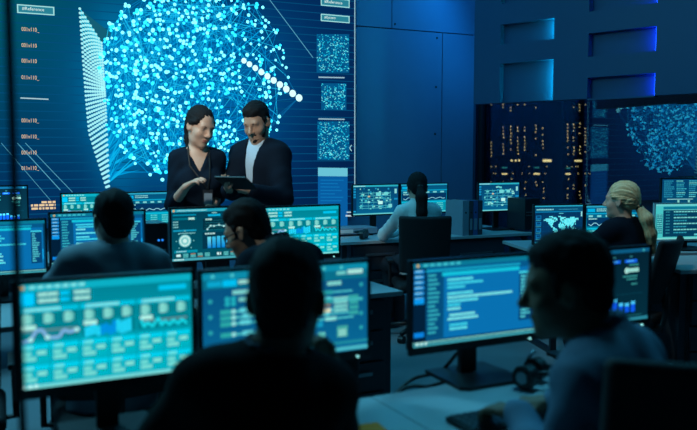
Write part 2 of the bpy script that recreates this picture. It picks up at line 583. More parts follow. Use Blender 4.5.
class Figure:
    """skeleton of one person, in a frame with origin on the floor below the pelvis, facing +y, right hand at +x"""
    def __init__(self, root_name, label, face, head_px, Y, seated=True, lean=8, yaw=0, pitch=10, roll=0, side=0,
                 female=False, twist=0, neck_fwd=0.02, width=1.0, group=None, lat=0.0, neck_up=0.138):
        self.female = female
        hw = P(head_px[0], head_px[1], Y)
        face = unit([face[0], face[1]])
        self.rz = math.atan2(-face[0], face[1])
        s = 1.0
        self.leanR = rotm(0, lean, side)
        self.chR = rotm(twist, lean, side)
        pel = 0.56 if seated else 0.95
        sp = 0.50 if not female else 0.47

        def layout(s, pel):
            pv = va(0, 0, pel)
            f, u = self.chR[:, 1], self.leanR[:, 2]
            nb = pv + u * sp * s
            hd = nb + unit(u + va(0, 0, 1)) * neck_up * s + unit([face_l[0], face_l[1], 0]) * neck_fwd + va(lat, 0, 0)
            return pv, nb, hd
        face_l = rotm(yaw)[:, 1]
        if seated:
            pv, nb, hd = layout(1.0, pel)
            pel += hw.z - hd[2]
        else:
            pv, nb, hd = layout(1.0, pel)
            s = hw.z / hd[2]
            pel *= s
        self.s = s
        self.seat = pel - 0.10
        pv, nb, hd = layout(s, pel)
        self.pel, self.nb, self.hd = pv, nb, hd
        self.hR = rotm(yaw, pitch, roll)
        c, sn = math.cos(self.rz), math.sin(self.rz)
        self.loc = (hw.x - (c * hd[0] - sn * hd[1]), hw.y - (sn * hd[0] + c * hd[1]), 0.0)
        self.root = thing(root_name, label, 'person', self.loc, self.rz, group)
        shw = (0.158 if not female else 0.130) * s * width
        self.shw = shw
        self.shR = self.tp(shw, -0.005, 0.435 * s if not female else 0.408 * s)
        self.shL = self.tp(-shw, -0.005, 0.435 * s if not female else 0.408 * s)
        self.sp = sp * s
        hipw = 0.095 * s
        self.hipR, self.hipL = pv + va(hipw, 0, -0.02), pv + va(-hipw, 0, -0.02)
        L = 0.44 * s
        if seated:
            kz = max(self.seat + 0.03, 0.48)
            self.knR = self.hipR + va(0.06, L * 0.96, kz - self.hipR[2])
            self.knL = self.hipL + va(-0.06, L * 0.96, kz - self.hipL[2])
            self.anR = va(self.knR[0], self.knR[1] - 0.06, 0.085)
            self.anL = va(self.knL[0], self.knL[1] - 0.10, 0.085)
        else:
            self.knR = self.hipR + va(0.01, 0.02, -0.43 * s)
            self.knL = self.hipL + va(-0.02, 0.01, -0.43 * s)
            self.anR = va(self.knR[0], self.knR[1] - 0.03, 0.085)
            self.anL = va(self.knL[0], self.knL[1] - 0.03, 0.085)
        self.ua, self.fa = (0.29 * s, 0.25 * s) if not female else (0.27 * s, 0.235 * s)

    def tp(self, x, y, z):
        """point in the torso frame: z along the spine from the pelvis"""
        return self.pel + self.chR[:, 0] * x + self.chR[:, 1] * y + self.leanR[:, 2] * z

    def hp(self, x, y, z):
        return self.hd + self.hR @ va(x, y, z)

    def local(self, w):
        dx, dy = w[0] - self.loc[0], w[1] - self.loc[1]
        c, sn = math.cos(-self.rz), math.sin(-self.rz)
        return va(c * dx - sn * dy, sn * dx + c * dy, w[2])

    def arms(self, wr_r, wr_l, hint_r=(0.7, -0.4, -0.6), hint_l=(-0.7, -0.4, -0.6)):
        self.elR, self.wrR = two_bone(self.shR, np.array(wr_r, float), self.ua, self.fa, hint_r)
        self.elL, self.wrL = two_bone(self.shL, np.array(wr_l, float), self.ua, self.fa, hint_l)

    # -------- shapes
    def torso(self, S, o=0.0, k=0.05, hem=-0.02):
        s, f = self.s, self.chR[:, 1]
        fem = self.female
        wid = self.shw / 0.168
        if fem:
            S.ell(self.tp(0, -0.01, 0.0), (0.155 * s + o, 0.115 * s + o, 0.12 * s + o), self.chR, k)
            S.cap(self.tp(0, 0, 0.06 * s), self.tp(0, 0, 0.26 * s), 0.122 * s + o, 0.125 * s + o, k, (f, 0.78))
            S.ell(self.tp(0, 0.0, 0.30 * s), (0.14 * s + o, 0.10 * s + o, 0.16 * s + o), self.chR, k)
            for q in (-1, 1):
                S.ell(self.tp(q * 0.066 * s, 0.075 * s, 0.275 * s), (0.062 * s + o, 0.052 * s + o, 0.062 * s + o), self.chR, 0.04)
        else:
            S.ell(self.tp(0, 0, 0.0), (0.160 * s + o, 0.115 * s + o, 0.13 * s + o), self.chR, k)
            S.cap(self.tp(0, 0, 0.05 * s), self.tp(0, 0.0, 0.26 * s), 0.140 * s + o, 0.148 * s + o, k, (f, 0.76))
            S.ell(self.tp(0, 0.005, 0.33 * s), (0.168 * s * wid + o, 0.118 * s + o, 0.165 * s + o), self.chR, k)
        zt = self.sp * (0.86 if fem else 0.87)
        S.cap(self.tp(-self.shw * 0.72, -0.01, zt), self.tp(self.shw * 0.72, -0.01, zt), (0.048 if fem else 0.060) * s + o, None, k)
        for sh in (self.shR, self.shL):
            S.cap(self.nb + self.chR[:, 1] * -0.01 - self.leanR[:, 2] * 0.015, sh, (0.036 if fem else 0.048) * s + o * 0.8, (0.043 if fem else 0.052) * s + o, k)

    def arm(self, S, side, o=0.0, frac=1.0, k=0.03):
        sh, el, wr = (self.shR, self.elR, self.wrR) if side > 0 else (self.shL, self.elL, self.wrL)
        s = self.s * (0.86 if self.female else 1.0)
        S.cap(sh, el, 0.052 * s + o, 0.042 * s + o, k)
        e = el + (wr - el) * frac
        S.cap(el, e, 0.041 * s + o, (0.041 + (0.028 - 0.041) * frac) * s + o, k)

    def legs(self, S, o=0.0, k=0.04):
        s = self.s
        for h, kn, an in ((self.hipR, self.knR, self.anR), (self.hipL, self.knL, self.anL)):
            S.cap(h, kn, 0.085 * s + o, 0.056 * s + o, k)
            S.cap(kn, an, 0.056 * s + o, 0.036 * s + o, k)

    def hand(self, S, side, d, up, curl=35, spread=1.0, thumb=30):
        """palm, four fingers of three bones, thumb leaving the side of the palm"""
        wr = self.wrR if side > 0 else self.wrL
        d = unit(d); up = unit(np.array(up, float) - d * (np.array(up, float) @ d))
        lat = np.cross(up, d) * side            # thumb side
        s = 0.95 if not self.female else 0.86
        S.cap(wr, wr + d * 0.03, 0.027 * s, 0.031 * s, 0.015, (up, 0.62))
        for q in (-1, -0.33, 0.33, 1):
            S.cap(wr + d * 0.02 + lat * q * 0.018 * s, wr + d * 0.088 * s + lat * q * 0.030 * s, 0.0135 * s, 0.0115 * s, 0.012)
        base = [(1.0, 0.072), (0.34, 0.080), (-0.34, 0.074), (-1.0, 0.058)]
        for i, (q, L) in enumerate(base):
            p = wr + d * (0.090 - 0.006 * (i == 3)) * s + lat * q * 0.029 * s
            a = math.radians(curl * 0.55)
            dd = unit(d + lat * q * 0.08 * spread)
            for j, fr in enumerate((0.45, 0.31, 0.24)):
                t = dd * math.cos(a) - up * math.sin(a)
                e = p + t * L * fr * s
                S.cap(p, e, (0.0092 - 0.0007 * j) * s, (0.0086 - 0.0007 * j) * s, 0.004)
                p = e
                a += math.radians(curl * (0.8 + 0.1 * i))
        p = wr + d * 0.028 * s + lat * 0.024 * s - up * 0.004
        t = unit(d * math.cos(math.radians(thumb + 15)) + lat * math.sin(math.radians(thumb + 15)) - up * 0.25)
        e = p + t * 0.042 * s
        S.cap(p, e, 0.0135 * s, 0.0105 * s, 0.012)
        t2 = unit(d * math.cos(math.radians(thumb - 10)) + lat * math.sin(math.radians(thumb - 10)) - up * 0.35)
        S.cap(e, e + t2 * 0.032 * s, 0.0102 * s, 0.0085 * s, 0.004)

    def head(self, S, nose=1.0):
        R, hp = self.hR, self.hp
        w = 0.95 if self.female else 1.0
        S.cap(self.nb - self.leanR[:, 2] * 0.03, hp(0, -0.025, -0.06), 0.060 * w if not self.female else 0.047, 0.054 * w if not self.female else 0.044, 0.03)
        S.ell(hp(0, -0.012, 0.03), (0.076 * w, 0.096, 0.086), R, 0.02)
        S.ell(hp(0, 0.022, -0.030), (0.064 * w, 0.068, 0.090), R, 0.03)
        S.ell(hp(0, 0.030, -0.082), (0.052 * w, 0.056, 0.040), R, 0.03)
        S.ell(hp(0, 0.074, -0.108), (0.022, 0.018, 0.017), R, 0.025)
        for q in (-1, 1):
            S.ell(hp(q * 0.040 * w, 0.056, -0.036), (0.024, 0.026, 0.024), R, 0.025)
        S.cap(hp(-0.036, 0.076, 0.016), hp(0.036, 0.076, 0.016), 0.013, 0.013, 0.02)
        for q in (-1, 1):
            S.ell(hp(q * 0.032, 0.098, -0.004), (0.017, 0.016, 0.011), R, 0.012, 's')
            S.ell(hp(q * 0.031, 0.072, -0.004), (0.0155, 0.0135, 0.012), R, 0.006)
        S.cap(hp(0, 0.086, 0.006), hp(0, 0.106 + 0.006 * nose, -0.034), 0.0075, 0.0125, 0.012)
        for q in (-1, 1):
            S.ell(hp(q * 0.011, 0.097, -0.040), (0.009, 0.011, 0.008), R, 0.008)
        S.ell(hp(0, 0.086, -0.068), (0.023, 0.012, 0.0065), R, 0.007)
        S.ell(hp(0, 0.084, -0.079), (0.020, 0.012, 0.0070), R, 0.007)
        for q in (-1, 1):
            re = R @ rotm(q * 22, -12, 0)
            S.ell(hp(q * 0.079 * w, -0.008, -0.016), (0.009, 0.021, 0.033), re, 0.006)
            S.ell(hp(q * 0.088 * w, -0.004, -0.012), (0.006, 0.011, 0.018), re, 0.004, 's')

    def face_parts(self):
        for q in (-1, 1):
            b = MB(); b.sphere(self.hp(q * 0.031, 0.0735, -0.0045), 0.0115)
            b.build('eye', M['eye_dark'], self.root, smooth=True)
            b = MB()
            b.tube([self.hp(q * 0.014, 0.0885, 0.013), self.hp(q * 0.03, 0.090, 0.0185), self.hp(q * 0.047, 0.079, 0.013)], 0.0030)
            b.build('eyebrow', M['hair'], self.root, smooth=True)

    def body(self, skin, h=0.008, hand_r=None, hand_l=None, legs=True):
        S = Solid()
        self.torso(S, -0.004)
        for sd in (1, -1):
            self.arm(S, sd, -0.001)
        if legs:
            self.legs(S, -0.004)
            for an in (self.anR, self.anL):
                S.cap(an - va(0, 0.03, 0.045), an + va(0, 0.15, -0.055), 0.034, 0.026, 0.03, (va(0, 0, 1), 0.8))
        self.head(S)
        if hand_r: self.hand(S, 1, *hand_r[0], **hand_r[1])
        if hand_l: self.hand(S, -1, *hand_l[0], **hand_l[1])
        return S.build('body', skin, self.root, h)

    def short_hair(self, mat, h=0.006, top=0.0, long_back=0.0):
        R, hp = self.hR, self.hp
        S = Solid()
        S.ell(hp(0, -0.021, 0.040 + top * 0.5), (0.0800, 0.099, 0.086 + top), R, 0.01)
        S.ell(hp(0, -0.058, -0.028 - long_back), (0.062, 0.050, 0.066), R, 0.03)
        S.ell(hp(0, 0.030, 0.078 + top), (0.054, 0.042, 0.028), R, 0.03)
        for q in (-1, 1):
            S.cap(hp(q * 0.070, 0.018, 0.02), hp(q * 0.069, 0.022, -0.022), 0.011, 0.006, 0.015)
        S.ell(hp(0, 0.112, -0.045), (0.071, 0.080, 0.110), R @ rotm(0, -6, 0), 0.008, 's')
        for q in (-1, 1):
            S.ell(hp(q * 0.090, -0.006, -0.026), (0.030, 0.029, 0.041), R, 0.008, 's')
            S.box(hp(q * 0.085, 0.045, -0.10), (0.04, 0.05, 0.06), R, 0.02, 0.008, 's')
        n = folds(0.0022, 105, 1.3)
        S.disp = n
        return S.build('hair', mat, self.root, h)

    def ponytail_hair(self, mat, tie, tail, h=0.006, r0=0.022, r1=0.010, mid=0.030, ridge=0.0016):
        """swept-back hair gathered at tie (head frame) with a tail through the given local points"""
        R, hp = self.hR, self.hp
        S = Solid()
        S.ell(hp(0, -0.022, 0.038), (0.0795, 0.100, 0.087), R, 0.01)
        S.ell(hp(0, -0.060, -0.016), (0.064, 0.050, 0.055), R, 0.03)
        S.cap(hp(0, -0.08, 0.0), hp(*tie), 0.045, 0.020, 0.03)
        for q in (-1, 1):
            S.cap(hp(q * 0.066, 0.035, 0.03), hp(q * 0.070, -0.02, 0.0), 0.016, 0.014, 0.02)
        S.ell(hp(0, 0.100, -0.046), (0.067, 0.084, 0.127), R @ rotm(0, -8, 0), 0.006, 's')
        for q in (-1, 1):
            S.ell(hp(q * 0.092, 0.004, -0.034), (0.024, 0.022, 0.030), R, 0.008, 's')
            S.box(hp(q * 0.085, 0.035, -0.095), (0.04, 0.05, 0.06), R, 0.02, 0.008, 's')
        hd, tz = self.hd, tie[2]
        nz = folds(1.2, 40, 0.4)

        def strands(x, y, z):
            px, py, pz = x - hd[0], y - hd[1], z - hd[2]
            a = _dot(px, py, pz, R[:, 0]); c = _dot(px, py, pz, R[:, 2]) - tz
            t = np.arctan2(a, c)
            return ridge * (np.sin(44 * t + nz(x, y, z)) + 0.8 * np.sin(23 * t + 1.0 + nz(z, x, y)))
        S.disp = strands
        hair = S.build('hair', mat, self.root, h)
        T = Solid()
        pts = [hp(*tie)] + [np.array(t, float) for t in tail]
        n = len(pts) - 1
        rad = [r0] + [mid + (r1 - mid) * (i / max(n - 1, 1)) ** 1.6 for i in range(n)]
        for i in range(n):
            T.cap(pts[i], pts[i + 1], rad[i], rad[i + 1], 0.02)
        ax = unit(pts[-1] - pts[0]); e1 = unit(np.cross(ax, va(0.3, 1, 0.1))); e2 = np.cross(ax, e1); p0 = pts[0]; p1 = pts[1]
        nt2 = folds(1.0, 22, 1.0)

        def tail_strands(x, y, z):
            px, py, pz = x - p1[0], y - p1[1], z - p1[2]
            t = np.arctan2(_dot(px, py, pz, e1), _dot(px, py, pz, e2))
            return ridge * 0.9 * (np.sin(12 * t + 0.5 * nt2(x, y, z)) + 0.6 * np.sin(7 * t + 2 + 0.4 * nt2(y, z, x)))
        T.disp = tail_strands
        T.build('ponytail', mat, self.root, h)
        b = MB()
        d = unit(pts[1] - pts[0])
        b.cyl(pts[0] - d * 0.006, pts[0] + d * 0.012, r0 + 0.004, r0 + 0.003, 16)
        b.build('hair_tie', M['black'], self.root, smooth=True)
        return hair

    def collar(self, S, r=0.066, z0=0.0, hgt=0.03, th=0.007, gap=0.6, tilt=0.035, k=0.01):
        """ring of cloth around the neck, open in front"""
        c = self.nb + self.leanR[:, 2] * z0
        X, Y_, Z_ = self.chR[:, 0], self.chR[:, 1], self.leanR[:, 2]
        n = 18
        for lev in (0, 0.5, 1):
            pts = []
            for i in range(n + 1):
                a = math.pi / 2 + gap / 2 + (2 * math.pi - gap) * i / n
                rr = r * (1.12 - 0.12 * lev)
                pts.append(c + X * rr * math.cos(a) + Y_ * (rr * 0.98 * math.sin(a)) + Z_ * (hgt * lev - tilt * max(math.sin(a), -0.3)))
            for i in range(n):
                S.cap(pts[i], pts[i + 1], th, None, k)

    def neck_hole(self, S, r=0.058):
        u = unit(self.hp(0, -0.025, -0.06) - self.nb)
        S.cap(self.nb + u * 0.01, self.nb + u * 0.12, r, r + 0.01, 0.01, None, 's')

    def vcut(self, S, depth, slope, y0=0.02, k=0.008):
        """V-shaped front opening: apex `depth` below the neck base"""
        X, Y_, Z_ = self.chR[:, 0], self.chR[:, 1], self.leanR[:, 2]
        apex = self.nb - Z_ * depth
        nrm = math.sqrt(1 + slope * slope)

        def fn(x, y, z):
            px, py, pz = x - apex[0], y - apex[1], z - apex[2]
            a = np.abs(_dot(px, py, pz, X)); b = _dot(px, py, pz, Z_); c = _dot(px, py, pz, Y_)
            return np.maximum((a - b * slope) / nrm, y0 - c)
        lo = apex - 0.3; hi = apex + 0.35
        S.func(fn, lo, hi, k, 's')

    def hem(self, S, z):
        """cut everything below height z along the spine (arms hang in front of it, so only near the trunk)"""
        Z_ = self.leanR[:, 2]
        c = self.tp(0, 0, z)

        def fn(x, y, z_):
            px, py, pz = x - c[0], y - c[1], z_ - c[2]
            return np.maximum(_dot(px, py, pz, Z_), np.abs(_dot(px, py, pz, self.chR[:, 0])) - 0.2)
        S.func(fn, c - 0.45, c + 0.45, 0.01, 's')

    def garment(self, name, mat, o=0.016, h=0.008, sleeve=0.92, hem=-0.10, fold=0.004, freq=38, collar=None, vee=None, hole=0.058, skirt=True, seed=0.0):
        S = Solid()
        self.torso(S, o)
        if skirt and hem < -0.05:
            S.cap(self.tp(0, 0, 0.0), self.tp(0, 0, hem - 0.04), 0.150 * self.s + o, 0.165 * self.s + o, 0.05, (self.chR[:, 1], 0.78))
        for sd in (1, -1):
            self.arm(S, sd, o, sleeve)
        self.hem(S, hem)
        if collar: self.collar(S, **collar)
        self.neck_hole(S, hole)
        if vee: self.vcut(S, *vee)
        S.disp = folds(fold, freq, seed)
        return S.build(name, mat, self.root, h)

    def lower(self, mat=None, h=0.014):
        S = Solid()
        s = self.s
        S.ell(self.pel, (0.166 * s, 0.122 * s, 0.125 * s), None, 0.04)
        self.legs(S, 0.012)
        S.disp = folds(0.003, 30, 4)
        S.build('trousers', mat or M['trouser'], self.root, h)
        for an in (self.anR, self.anL):
            T = Solid()
            T.cap(an - va(0, 0.035, 0.045), an + va(0, 0.16, -0.052), 0.040, 0.033, 0.02)
            T.cap(an + va(0, 0, -0.03), an + va(0, 0.0, 0.03), 0.045, 0.042, 0.03)
            T.box(an + va(0, 0.06, -0.14), (0.3, 0.4, 0.055), None, 0.001, 0.004, 's')
            T.build('shoe', M['shoe'], self.root, 0.01)

# ------------------------------------------------------------------ the room
SCR_O = Vector((0.02, 9.0, 0))                      # a point on the big screen plane (photo x = 350)
WALL_O = SCR_O + V * 0.10


def wall_s(u):
    """position along U of the screen wall seen at photo column u"""
    return on_plane(u, 150, WALL_O, U)[0]


s_end = wall_s(473)
CORNER = Vector((1.66, 9.95, 0))                    # start of the glazed wall
GD = Vector((0.520, -0.854, 0)).normalized()        # direction of the glazed wall, coming towards the camera
CEIL = 4.4

b = MB()
left_far = WALL_O + U * (-8.6)
left_near = left_far - V * 9.2
right_near = CORNER + GD * 14.5
far_corner = CORNER + V * 0.25
fl = [left_near, right_near, far_corner, WALL_O + U * (s_end + 0.2) + V * 0.6, left_far]
b.prism([(p.x, p.y) for p in fl], -0.1, 0.0)
tag(b.build('floor', M['floor']), kind='structure')
b = MB()
b.prism([(p.x, p.y) for p in fl], CEIL, CEIL + 0.1)
tag(b.build('ceiling', M['ceiling']), kind='structure')


def wall_seg(name, a, c, z0, z1, mat, th=0.1):
    mb = MB()
    d = (c - a); L = d.length; d.normalize()
    n = Vector((-d.y, d.x, 0))
    mid = (a + c) / 2 + n * (th / 2)
    mb.box((mid.x, mid.y, (z0 + z1) / 2), (L, th, z1 - z0), rz=math.atan2(d.y, d.x))
    return tag(mb.build(name, mat), kind='structure')


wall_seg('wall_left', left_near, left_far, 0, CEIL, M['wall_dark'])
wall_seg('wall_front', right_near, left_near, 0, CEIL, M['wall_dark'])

# screen wall: backing board with fitted panels that leave narrow seams
s0 = -8.6
back = MB()
a = WALL_O + V * 0.03
mid = a + U * ((s0 + s_end) / 2) + V * 0.06
back.box((mid.x, mid.y, CEIL / 2), (s_end - s0, 0.12, CEIL), rz=U_ANG)
wb = tag(back.build('wall_back', M['seam']), kind='structure')
s_a, z_a = on_plane(360, 26, WALL_O, U)
s_b, z_b = on_plane(470, 35, WALL_O, U)
zs = (z_a + z_b) / 2
v_up = on_plane(392, 10, WALL_O, U)[0]
v_lo = on_plane(442, 90, WALL_O, U)[0]
pan = MB()
gp = 0.006
for (x0, x1, q0, q1) in ((s0, v_lo - gp, 0, zs - gp), (v_lo + gp, s_end, 0, zs - gp), (s0, v_up - gp, zs + gp, CEIL), (v_up + gp, s_end, zs + gp, CEIL)):
    c = WALL_O + U * ((x0 + x1) / 2) + V * 0.02
    pan.box((c.x, c.y, (q0 + q1) / 2), (x1 - x0, 0.04, q1 - q0), rz=U_ANG)
o = tag(pan.build('wall_panel', M['wall'], wb), kind='structure')
scr = MB()
for (u, v) in ((395, 24), (437, 38), (436, 87), (435, 134)):
    s, z = on_plane(u, v, WALL_O, U)
    c = WALL_O + U * s + Vector((0, 0, z))
    scr.cyl(c + V * 0.002, c - V * 0.004, 0.014, 0.012, 12)
tag(scr.build('panel_screws', M['seam'], wb), kind='structure')
# return of the screen wall towards the glazing
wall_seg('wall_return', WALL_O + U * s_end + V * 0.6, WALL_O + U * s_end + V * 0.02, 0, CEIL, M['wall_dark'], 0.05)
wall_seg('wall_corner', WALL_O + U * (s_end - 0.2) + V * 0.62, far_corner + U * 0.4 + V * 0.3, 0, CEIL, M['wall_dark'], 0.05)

# glazed wall: one pane with posts at its ends, night city behind
gm = MB()
g0, g1 = 0.0, 14.3
gc = CORNER + GD * ((g0 + g1) / 2)
gm.box((gc.x, gc.y, 1.4), (g1 - g0, 0.012, 2.8), rz=math.atan2(GD.y, GD.x))
wn = tag(gm.build('window_1', M['glass']), kind='structure')
fr = MB()
GN = Vector((GD.y, -GD.x, 0))
if GN.dot(-CORNER) > 0: GN = -GN                    # outward
for (q0, q1, z0, z1) in ((g0, g1, 0.0, 0.05), (g0, g1, 2.76, 2.84), (g0 - 0.05, g0, 0, 2.84), (g1, g1 + 0.05, 0, 2.84)):
    c = CORNER + GD * ((q0 + q1) / 2)
    fr.box((c.x, c.y, (z0 + z1) / 2), (q1 - q0, 0.06, z1 - z0), rz=math.atan2(GD.y, GD.x))
tag(fr.build('window_frame', M['darksteel'], wn), kind='structure')
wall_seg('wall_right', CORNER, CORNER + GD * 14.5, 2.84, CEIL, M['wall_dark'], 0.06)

# bulkhead hanging in front of the top of the glazing, with lit recesses
SD = Vector((0.707, -0.707, 0))
SO = P(473, 150, 8.55); SO.z = 0
sof_z0 = 2.0


def soff(u, v):
    return on_plane(u, v, SO, SD)


z_lip = soff(488, 103.5)[1]
SN = Vector((-SD.y, SD.x, 0))
if SN.dot(-SO) > 0: SN = -SN                        # away from the camera
L_s = 3.9
sm = MB()
ang = math.atan2(SD.y, SD.x)


def sbox(mb, x0, x1, q0, q1, d0, d1):
    c = SO + SD * ((x0 + x1) / 2) + SN * ((d0 + d1) / 2)
    mb.box((c.x, c.y, (q0 + q1) / 2), (x1 - x0, d1 - d0, q1 - q0), rz=ang)


x_a = soff(553.5, 60)[0]
x_b = soff(655.5, 60)[0]
NICHE = 0.07
sbox(sm, 0, L_s, z_lip, CEIL, NICHE, NICHE + 0.06)                   # back of the recesses


def zz(u, v):
    return soff(u, v)[1]


n1 = [(zz(553, 39), zz(553, 18)), (zz(553, 100), zz(553, 59))]
n2 = [(zz(655, 97), zz(655, 73)), (zz(655, 51), zz(655, 26)), (zz(655, 3), zz(655, -22))]
n1.append((zz(553, -4), zz(553, -28)))
n1.sort(); n2.sort()
x_a0 = soff(500, 60)[0]
x_b0 = soff(588, 60)[0]


def column(x0, xn0, x1, niches):
    sbox(sm, x0, xn0, z_lip, CEIL, 0, NICHE)
    z = z_lip
    for (q0, q1) in niches:
        sbox(sm, xn0, x1, z, q0, 0, NICHE)
        z = q1
    sbox(sm, xn0, x1, z, CEIL, 0, NICHE)


column(0, x_a0, x_a, n1)
column(x_a, x_b0, x_b, n2)
sbox(sm, x_b, L_s, z_lip, CEIL, 0, NICHE)
tag(sm.build('wall_bulkhead', M['soffit']), kind='structure')
side_word = {0: 'lowest', 1: 'middle', 2: 'topmost'}
for (xe, niches, mat, nm, uu) in ((x_a, n1, M['strip_cyan'], 'cyan', 'left'), (x_b, n2, M['strip_blue'], 'deep blue', 'right')):
    for i, (q0, q1) in enumerate(niches):
        mb = MB()
        c = SO + SD * (xe - 0.004) + SN * (NICHE * 0.55)
        mb.box((0, 0, 0), (0.006, NICHE * 0.7, (q1 - q0) * 0.96), rz=0)
        t = mb.build('led_strip', mat, None, (c.x, c.y, (q0 + q1) / 2), ang)
        tag(t, '%s light strip in the %s recess, %s column of the upper right wall' % (nm, side_word[i], uu), 'light strip', 'light strips in the bulkhead recesses')

# slim dark post standing on the left between the desk rows
pp = P(12.5, 130, 1.30)
b = MB()
b.box((pp.x, pp.y, CEIL / 2), (0.0085, 0.012, CEIL))
tag(b.build('trim_1', M['black']), kind='structure')

# ------------------------------------------------------------------ night city outside
YT = 150.0
rng = random.Random(5)
cols = [491.5, 503.5, 511, 518, 525, 536, 543, 549.6, 556, 568, 574, 580, 585.7]
for t, (uL, uR, cc, lab) in enumerate(((470, 562, cols[:9], 'wider dark tower block with lit windows, left of the two outside the glass'),
                                       (562.5, 592, cols[9:], 'narrow dark tower block with lit windows, right of the two outside the glass'))):
    c0, c1 = P(uL, 150, YT), P(uR, 150, YT)
    root = thing('tower_block', lab, 'building', ((c0.x + c1.x) / 2, YT, -40), 0, 'tower blocks outside the window')
    mb = MB()
    mb.box((0, 6.3, 60), (c1.x - c0.x, 12, 120))
    mb.build('facade', M['tower'], root)
    wm = MB().box((0, 0, 0), (0.135, 0.06, 0.14)).build('window', M['win_warm'], root)
    wm_me = wm.data
    COL.objects.unlink(wm); bpy.data.objects.remove(wm)
    n_w = 0

    def lit(u, v, sx=1.0, sz=1.0, mat=None):
        p = P(u, v, YT)
        o = bpy.data.objects.new('window', wm_me)
        COL.objects.link(o); o.parent = root
        o.location = (p.x - root.location.x, 0.27, p.z + 40)
        o.scale = (sx, 1, sz)
        if mat:
            o.data = wm_me.copy(); o.data.materials[0] = mat
    for u in cc:
        base = rng.uniform(123, 128)
        v = base
        while v < 156 and n_w < 86:
            if rng.random() < 0.66: lit(u + rng.choice((0, 0, 0.5)), v, 1, rng.choice((1, 1, 1.5))); n_w += 1
            v += 3.3
        for v in (104.5, 107.5, 110.5):
            if rng.random() < 0.42 and n_w < 86: lit(u, v); n_w += 1
        for v in (166.5, 173.5):
            for du in (0, 2.4, 4.4):
                if rng.random() < 0.33 and n_w < 92: lit(u + du, v, 0.9, 0.7); n_w += 1
        v = 179
        while v < 206:
            if rng.random() < 0.38 and n_w < 92: lit(u + rng.choice((0, 1)), v, 1, 1); n_w += 1
            v += 3.2
    bars = [(547.5, 160.7, 9.5, 2.6, 0), (537, 173.8, 6.5, 1.6, 0), (504.8, 174, 6, 1.4, 0), (504.8, 167.8, 6, 1.0, 1), (537, 167.6, 6, 1.0, 1), (512, 160.5, 2, 2, 0), (516, 160.5, 2, 2, 0), (519.5, 160.5, 1.6, 2, 0)] if t == 0 else \
        [(578.5, 160.8, 8, 1.6, 0), (568.5, 174, 5.5, 1.6, 0), (568.5, 168.2, 5.5, 1.0, 1)]
    for (u, v, w, hh, k) in bars:
        lit(u, v, w * YT / F_PX / 0.15, hh * YT / F_PX / 0.16, M['win_teal'] if k else None)

# ------------------------------------------------------------------ the big screen
W_S, H_S, Z_S = 7.0, 3.2, 0.76
s_right = on_plane(355.5, 100, SCR_O, U)[0]
scr_root = thing('video_wall', 'giant wall screen showing a glowing cyan network of dots', 'screen',
                 SCR_O + U * (s_right - W_S / 2) + Vector((0, 0, Z_S)), U_ANG)
mb = MB()
mb.box((0, 0.045, H_S / 2), (W_S + 0.02, 0.08, H_S + 0.02))
mb.build('screen_cabinet', M['black'], scr_root)
ui = UI(W_S, H_S, 0.000008)


def B(u, v):
    s, z = on_plane(u, v, SCR_O, U)
    return ((s - (s_right - W_S)) / W_S, 1.0 - (z - Z_S) / H_S)


def lerp(a, b, t):
    return tuple(a[i] + (b[i] - a[i]) * t for i in range(len(a)))


rng = random.Random(3)
# background: a grid of coloured cells (the picture shown on the screen)
BLOBS = [(150, 95, 62, 72, (0, 128, 186), 0.95), (200, 60, 90, 60, (0, 105, 170), 0.75), (118, 105, 20, 70, (0, 160, 215), 0.8), (215, 120, 70, 60, (0, 100, 170), 0.7)]


def bgcol(u, v):
    t = min(max((u - 20) / 330, 0), 1)
    top = lerp((0, 86, 104), (2, 38, 84), min(t * 1.6, 1))
    bot = lerp((2, 48, 94), (2, 32, 74), t)
    c = lerp(top, bot, min(max(v / 200, 0), 1))
    for (cu, cv, ru, rv, col, k) in BLOBS:
        d = ((u - cu) / ru) ** 2 + ((v - cv) / rv) ** 2
        c = lerp(c, col, k * math.exp(-d * 0.9) * (0.92 + 0.16 * rng.random()))
    return c


NX, NY = 90, 46
sL, sR = s_right - W_S, s_right
grid = []
for j in range(NY + 1):
    for i in range(NX + 1):
        x, y = i / NX, j / NY
        w = SCR_O + U * (sL + x * W_S)
        z = Z_S + (1 - y) * H_S
        u = CX + F_PX * w.x / w.y
        v = 150 - (z - CAM_H) * F_PX / w.y
        px, pz = ui.xy(x, y)
        ui.v.append((px, 0, pz)); ui.c.append(srgb(*bgcol(u, v)))
for j in range(NY):
    for i in range(NX):
        a = j * (NX + 1) + i
        ui.f.append((a + NX + 1, a + NX + 2, a + 1, a))
ui.n = 1
# faint horizontal rules
z = Z_S + 0.06
while z < Z_S + H_S:
    y = 1 - (z - Z_S) / H_S
    ui.line(0, y, 1, y, 0.0028, (4, 76, 120))
    z += 0.080


def cloud(rng):
    while True:
        u, v = rng.uniform(98, 292), rng.uniform(-22, 190)
        # outline of the cloud
        d = ((u - 192) / 96) ** 2 + ((v - 78) / 108) ** 2
        if d < 1 and not (u < 112 and v < 20) and rng.random() < (1.0 if u < 235 else 0.62):
            return u, v


CYAN = [(0, 150, 210), (0, 170, 225), (10, 120, 190), (20, 190, 235)]
right_pts, left_pts = [], []
LP = [(79.5, 9), (83, 60), (86, 100), (89, 133), (106, 187)]
RP = [(101, 43), (103, 70), (104.5, 96), (105.5, 124), (108.5, 187)]


def along(pl, t):
    t *= len(pl) - 1
    i = min(int(t), len(pl) - 2)
    return lerp(pl[i], pl[i + 1], t - i)


